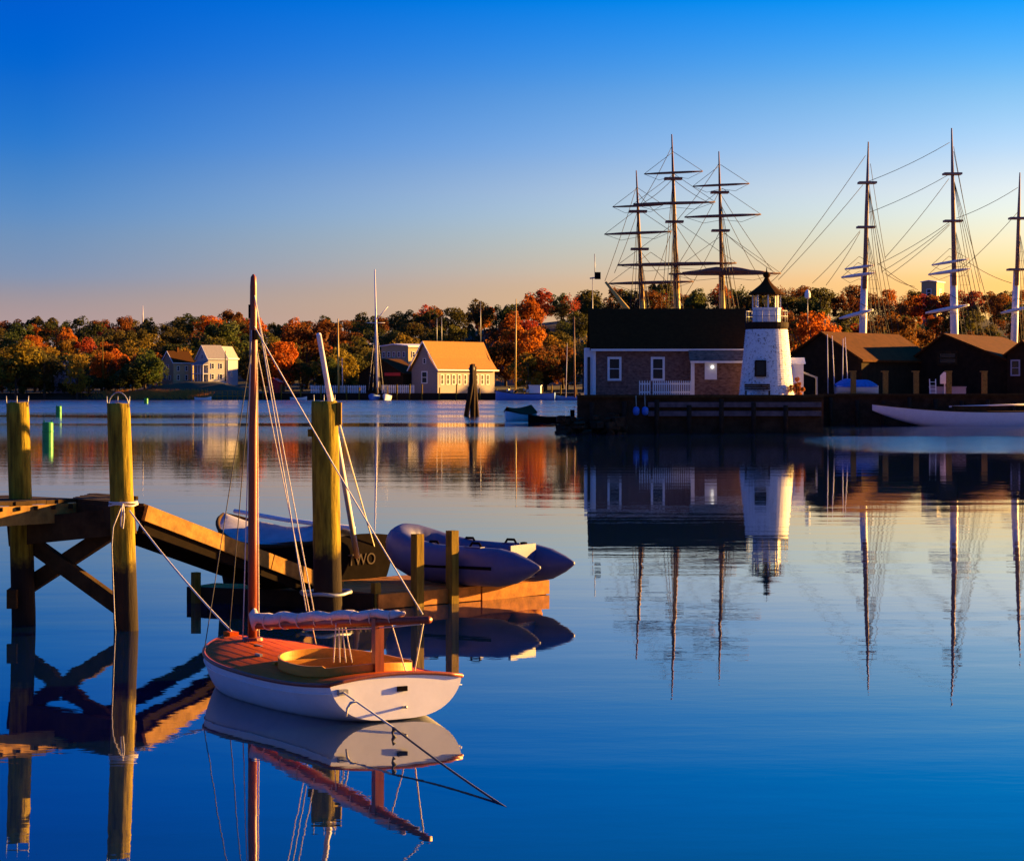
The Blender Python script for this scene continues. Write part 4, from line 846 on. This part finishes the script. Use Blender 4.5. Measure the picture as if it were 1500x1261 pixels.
spo = MB().tube([spb, spb.lerp(spz, .5), spz], [.042, .04, .034], 10).build('leaning_spar', M['spar_white']); tag(spo, 'pale spar leaning across the thick pile from the dark boat', 'spar')
ly = thing('spar_stay', 'thin stay from the leaning spar to the dark stern', 'line', P(549, 803, 34.4)); MB().rope(P(549, 803, 34.4), P(474, 530, 31.0), .011, .05).build('line', M['rope'], ly, True)

# ------------------------------------------------------------------ catboat
hd = math.atan2(.856, -.517); cb = thing('catboat', 'white catboat with orange deck, red mast and furled sail', 'sailboat', (-1.946, 22.5, 0), hd)
La, Lf = 1.75, 1.95
def bf(x): return .80 * max(0, 1 - ((x - .1) / 1.86) ** 2.3) ** .80 if x > .1 else .80 - .125 * ((.1 - x) / 1.85) ** 2
def sf(x): return .315 + (.12 * ((x + .7) / 2.65) ** 2 if x > -.7 else .055 * ((x + .7) / 1.05) ** 2)
def kf(x): return -.16 + (.175 * ((x + .2) / -1.55) ** 2 if x < -.2 else .05 * (x / 1.95) ** 4)
xs_ = lin(-La, 1.5, 24) + [1.6, 1.7, 1.78, 1.85, 1.9, 1.93, 1.955]
hl_ = hull(xs_, bf, sf, kf, 14, .62, 1.25).build('hull', M['hull_tide'], cb)
tr_ = transom(-La, bf, sf, kf, 14, .62, 1.25, rise=.06).build('transom', M['hull_tide'], cb)
# deck ring between sheer and coaming
cx_, ca, cbw = -.68, .70, .55
def coam(an):
    c, s_ = math.cos(an), math.sin(an); e = 2 / 2.9
    return Vector((cx_ + ca * (abs(c) ** e) * (1 if c > 0 else -1), cbw * (abs(s_) ** e) * (1 if s_ > 0 else -1) * (1 - .10 * max(0, c)), 0))
def outer(an):
    c, s_ = math.cos(an), math.sin(an); lo, hi = 0, 4.0
    for _ in range(40):
        m_ = (lo + hi) / 2; x = cx_ + c * m_; y = s_ * m_
        ok = -La <= x <= 1.955 and abs(y) <= bf(min(1.955, max(-La, x)))
        lo, hi = (m_, hi) if ok else (lo, m_)
    return Vector((cx_ + c * lo, s_ * lo, 0))
def dz(x, y):
    b_ = max(.02, bf(min(1.955, max(-La, x)))); return sf(x) + .065 * max(0, 1 - (y / b_) ** 2) * (1 if x < 1.2 else max(.2, 1 - (x - 1.2)))
na = 96; dk = MB()
def dpt(i, j):
    an = 2 * math.pi * i / na; ci = coam(an); an2 = math.atan2(ci.y, ci.x - cx_); o_ = outer(an2); p_ = ci.lerp(o_, j / 8); p_.z = dz(p_.x, p_.y) + .004; return p_
for i in range(na):
    for j in range(9): dk.v.append(dpt(i, j))
for i in range(na):
    for j in range(8): i2 = (i + 1) % na; dk.f.append((i * 9 + j, i * 9 + j + 1, i2 * 9 + j + 1, i2 * 9 + j))
dk.build('deck', M['deck_orange'], cb, smooth=True)
cm = MB(); hts = .095
for i in range(na):
    p_ = dpt(i, 0); an = 2 * math.pi * i / na; inn = (Vector((cx_, 0, 0)) - Vector((p_.x, p_.y, 0))).normalized() * .022; h_ = hts * (1 if p_.x > -1.2 else .8)
    cm.v += [p_ + Vector((0, 0, -.03)), p_ + Vector((0, 0, h_)), p_ + inn + Vector((0, 0, h_)), p_ + inn + Vector((0, 0, -.25))]
for i in range(na):
    i2 = (i + 1) % na
    for j in range(3): cm.f.append((i * 4 + j, i2 * 4 + j, i2 * 4 + j + 1, i * 4 + j + 1))
cm.build('coaming', M['coaming'], cb)
MB().add([coam(2 * math.pi * i / na) * 1 + Vector((0, 0, .10)) for i in range(na)], [tuple(range(na))]).build('cockpit_floor', M['coaming'], cb)
for y_ in (-.42, .42): MB().box((-.75, y_, .26), (1.2, .26, .03)).build('side_bench', M['coaming'], cb)
MB().box((-.1, 0, .25), (.06, .9, .3)).build('centreboard_trunk', M['coaming'], cb)
for k in range(-6, 7):
    yv = k * .115; pts_ = [(x, yv, dz(x, yv) + .0035) for x in lin(.12, 1.9, 36) if abs(yv) < bf(x) - .03]
    if len(pts_) > 3: MB().tube(pts_, .0015, 4).build('deck_seam', M['mast'], cb)
for sg in (1, -1): MB().tube([(x, sg * (bf(x) * .992 + .002), sf(x) - .085) for x in xs_], .006, 6).build('hull_bead', M['hull_white'], cb)
for sg in (1, -1): MB().tube([(x, sg * bf(x), sf(x) - .005) for x in xs_], .02, 7).build('rub_rail', M['mast'], cb)
MB().tube([(-La - .005, -bf(-La) + 2 * bf(-La) * i / 10, sf(-La) + .06 * (1 - (i / 5 - 1) ** 2)) for i in range(11)], .018, 7).build('transom_cap', M['mast'], cb)
# mast with halyards
MX = 1.35; mt = MB().tube([(MX, 0, .2), (MX, 0, 1.5), (MX - .01, 0, 3.0), (MX - .02, 0, 4.05), (MX - .02, 0, 4.14), (MX - .02, 0, 4.17)], [.047, .047, .042, .034, .028, .008], 16).build('mast', M['mast'], cb)
MB().lathe((MX, 0, dz(MX, 0)), [(.11, 0), (.1, .03), (.06, .035)], 14).build('mast_collar', M['mast'], mt)
MB().tube([(MX, 0, 3.72), (MX, 0, 3.86)], .043, 12).build('mast_band', M['dark'], mt); MB().box((MX - .06, 0, 3.55), (.04, .04, .1)).build('block', M['dark'], mt)
for k, y_ in enumerate((.1, -.1)):
    MB().rope((MX - .04, y_ * .3, 3.6), (MX + .04, y_ * .9, dz(MX, 0)), .006, 0).build('halyard', M['rope'], mt)
BE = Vector((-2.35, 0, .965)); BM = Vector((1.25, 0, .60))
bmn = MB().tube([BM, BM.lerp(BE, .5), BE], [.036, .045, .032], 12).build('boom', M['mast'], cb)
ro = random.Random(2); pts = []; rs = []
for k in range(41):
    t = k / 40; p_ = BM.lerp(BE, -.03 + .90 * t) + Vector((0, .012 * math.sin(k * 1.1), .062 + .010 * math.sin(k * .8))); pts.append(p_); rs.append((.060 - .022 * t + .003 * math.sin(k * 1.7) + ro.uniform(-.003, .003)) * (1 if 1 < k < 39 else .5))
sl = MB().tube(pts, rs, 16)
for i, v_ in enumerate(sl.v): j = i % 16; v_ += Vector((0, 0, .008 * math.sin(j * 2.4 + (i // 16) * .55)))
so = sl.build('furled_sail', M['sail'], bmn)
MB().tube([(MX - .05, .0, .76), (MX - .09, .03, .72), (MX - .12, .02, .65), (MX - .06, 0, .56)], [.02, .05, .06, .03], 12).build('sail_throat', M['sail'], so)
for k in range(8):
    c = BM.lerp(BE, .08 + .105 * k) + Vector((0, 0, .035)); r_ = .068 - .022 * (.08 + .105 * k); MB().tube([c + Vector((.015 * math.sin(t), r_ * math.cos(t * math.pi / 8), (r_ + .012) * math.sin(t * math.pi / 8))) for t in range(17)], .006, 5).build('lashing', M['rope'], so)
MB().box((-1.38, 0, .62), (.075, .09, .56)).build('boom_crutch', M['mast'], cb)
# rigging lines of the catboat
def line(a, b_, r_=.006, sag=0, m_='rope', name='stay'): return MB().rope(a, b_, r_, sag).build(name, M[m_], cb)
mast_top = Vector((MX - .03, 0, 4.0)); mid = Vector((MX - .03, 0, 3.55))
line(mid, (1.93, 0, .45), .005, m_='darkrope', name='forestay'); line(mid, (1.15, bf(1.15), sf(1.15)), .005, m_='darkrope', name='shroud'); line(mid, (1.15, -bf(1.15), sf(1.15)), .005, name='shroud')
line(mast_top, BM.lerp(BE, .34) + Vector((0, .04, .13)), .006, name='topping_lift'); line(mast_top, BM.lerp(BE, .34) + Vector((0, -.04, .13)), .006, name='topping_lift'); line(mid + Vector((0, 0, .1)), BE + Vector((.12, 0, .04)), .007, .03, name='topping_lift')
for k in range(4): line(BM.lerp(BE, .52) + Vector((0, .03 * (k - 1.5), 0)), (-.72 + .03 * k, .05 * (k - 1.5), .42), .006, name='sheet_fall')
line(BE + Vector((.1, 0, -.02)), (-1.62, -.25, .41), .007, name='sheet'); line(BE + Vector((.75, 0, -.02)), (-1.55, -.2, .41), .006, name='sheet'); line(BM.lerp(BE, .3) + Vector((0, 0, -.05)), BE + Vector((.15, 0, -.05)), .006, .02, name='sheet')
MB().box((-1.6, -.22, .40), (.1, .04, .04)).build('cleat', M['iron'], cb); MB().box((1.0, .1, .42), (.16, .03, .03)).build('cleat', M['iron'], cb); MB().box((.45, .35, .40), (.12, .03, .03)).build('cleat', M['iron'], cb)
MB().box((-La - .01, -.05, .29), (.02, .1, .045)).build('name_plate', M['dark'], tr_); MB().tube([(-La, -.06, .12), (-La - .07, -.06, .13)], .012, 8).build('rudder_pin', M['iron'], tr_)
MB().box((-La - .02, .56, .30), (.05, .09, .05)).build('stern_cleat', M['iron'], tr_)
for x in (1.9, 1.93): pass
MB().box((1.88, 0, .46), (.16, .1, .05)).build('stem_chock', M['deck_orange'], cb)
# mooring lines (things of their own)
Mx = Matrix.Translation((-1.946, 22.5, 0)) @ Matrix.Rotation(hd, 4, 'Z')
def W(p): return Mx @ Vector(p)
st = P(177, 741, 28.75)
a = thing('bow_line', 'pale mooring rope from the pier pile to the catboat bow', 'rope', W((1.88, 0, .48)))
MB().rope(W((1.88, 0, .49)), P(190, 748, 28.7), .011, .05, 6, 14).build('rope', M['rope'], a, True)
hp = P(180.5, 739, 28.9)
MB().tube([hp + Vector((.175 * math.cos(t * math.pi / 10), .175 * math.sin(t * math.pi / 10), .012 * math.sin(t))) for t in range(21)], .013, 6).tube([hp + Vector((.17 * math.cos(t * math.pi / 10), .17 * math.sin(t * math.pi / 10), .03)) for t in range(21)], .013, 6).build('pile_turn', M['rope'], a, True)
MB().tube([P(180, 738, 28.7), P(178, 752, 28.66), P(177, 770, 28.66), P(180, 774, 28.66), P(182, 756, 28.66), P(181, 742, 28.7)], .010, 6).build('knot_loop', M['rope'], a, True)
MB().tube([P(178, 742, 28.7), P(166, 772, 28.66), P(164, 800, 28.66), P(168, 905, 28.66), P(170, 935, 28.66)], .006, 5).build('tail', M['rope'], a, True)
s0 = W((-La - .03, .56, .30)); s1 = P(775, 1198, D(1198)); s1.z = -.03; smid = s0.lerp(s1, .32)
a = thing('stern_line', 'mooring rope running from catboat transom down into the water', 'rope', s0)
MB().rope(s0, smid, .009, .0).build('dry_rope', M['rope'], a, True); MB().rope(smid, s1, .009, .02).build('wet_rope', M['darkrope'], a, True)
kq = s0.lerp(smid, .28); MB().tube([kq, kq + Vector((-.05, 0, -.01)), kq + Vector((-.08, 0, -.06)), kq + Vector((-.09, 0, -.13))], [.012, .014, .012, .008], 7).build('knot', M['rope'], a, True)
wd_ = smid; MB().tube([wd_ + Vector((0.01 * math.sin(k * 2), 0, -.02 * k)) for k in range(8)], [.015 + .008 * math.sin(k * 1.9) for k in range(8)], 6).build('weed', M['darkrope'], a, True)
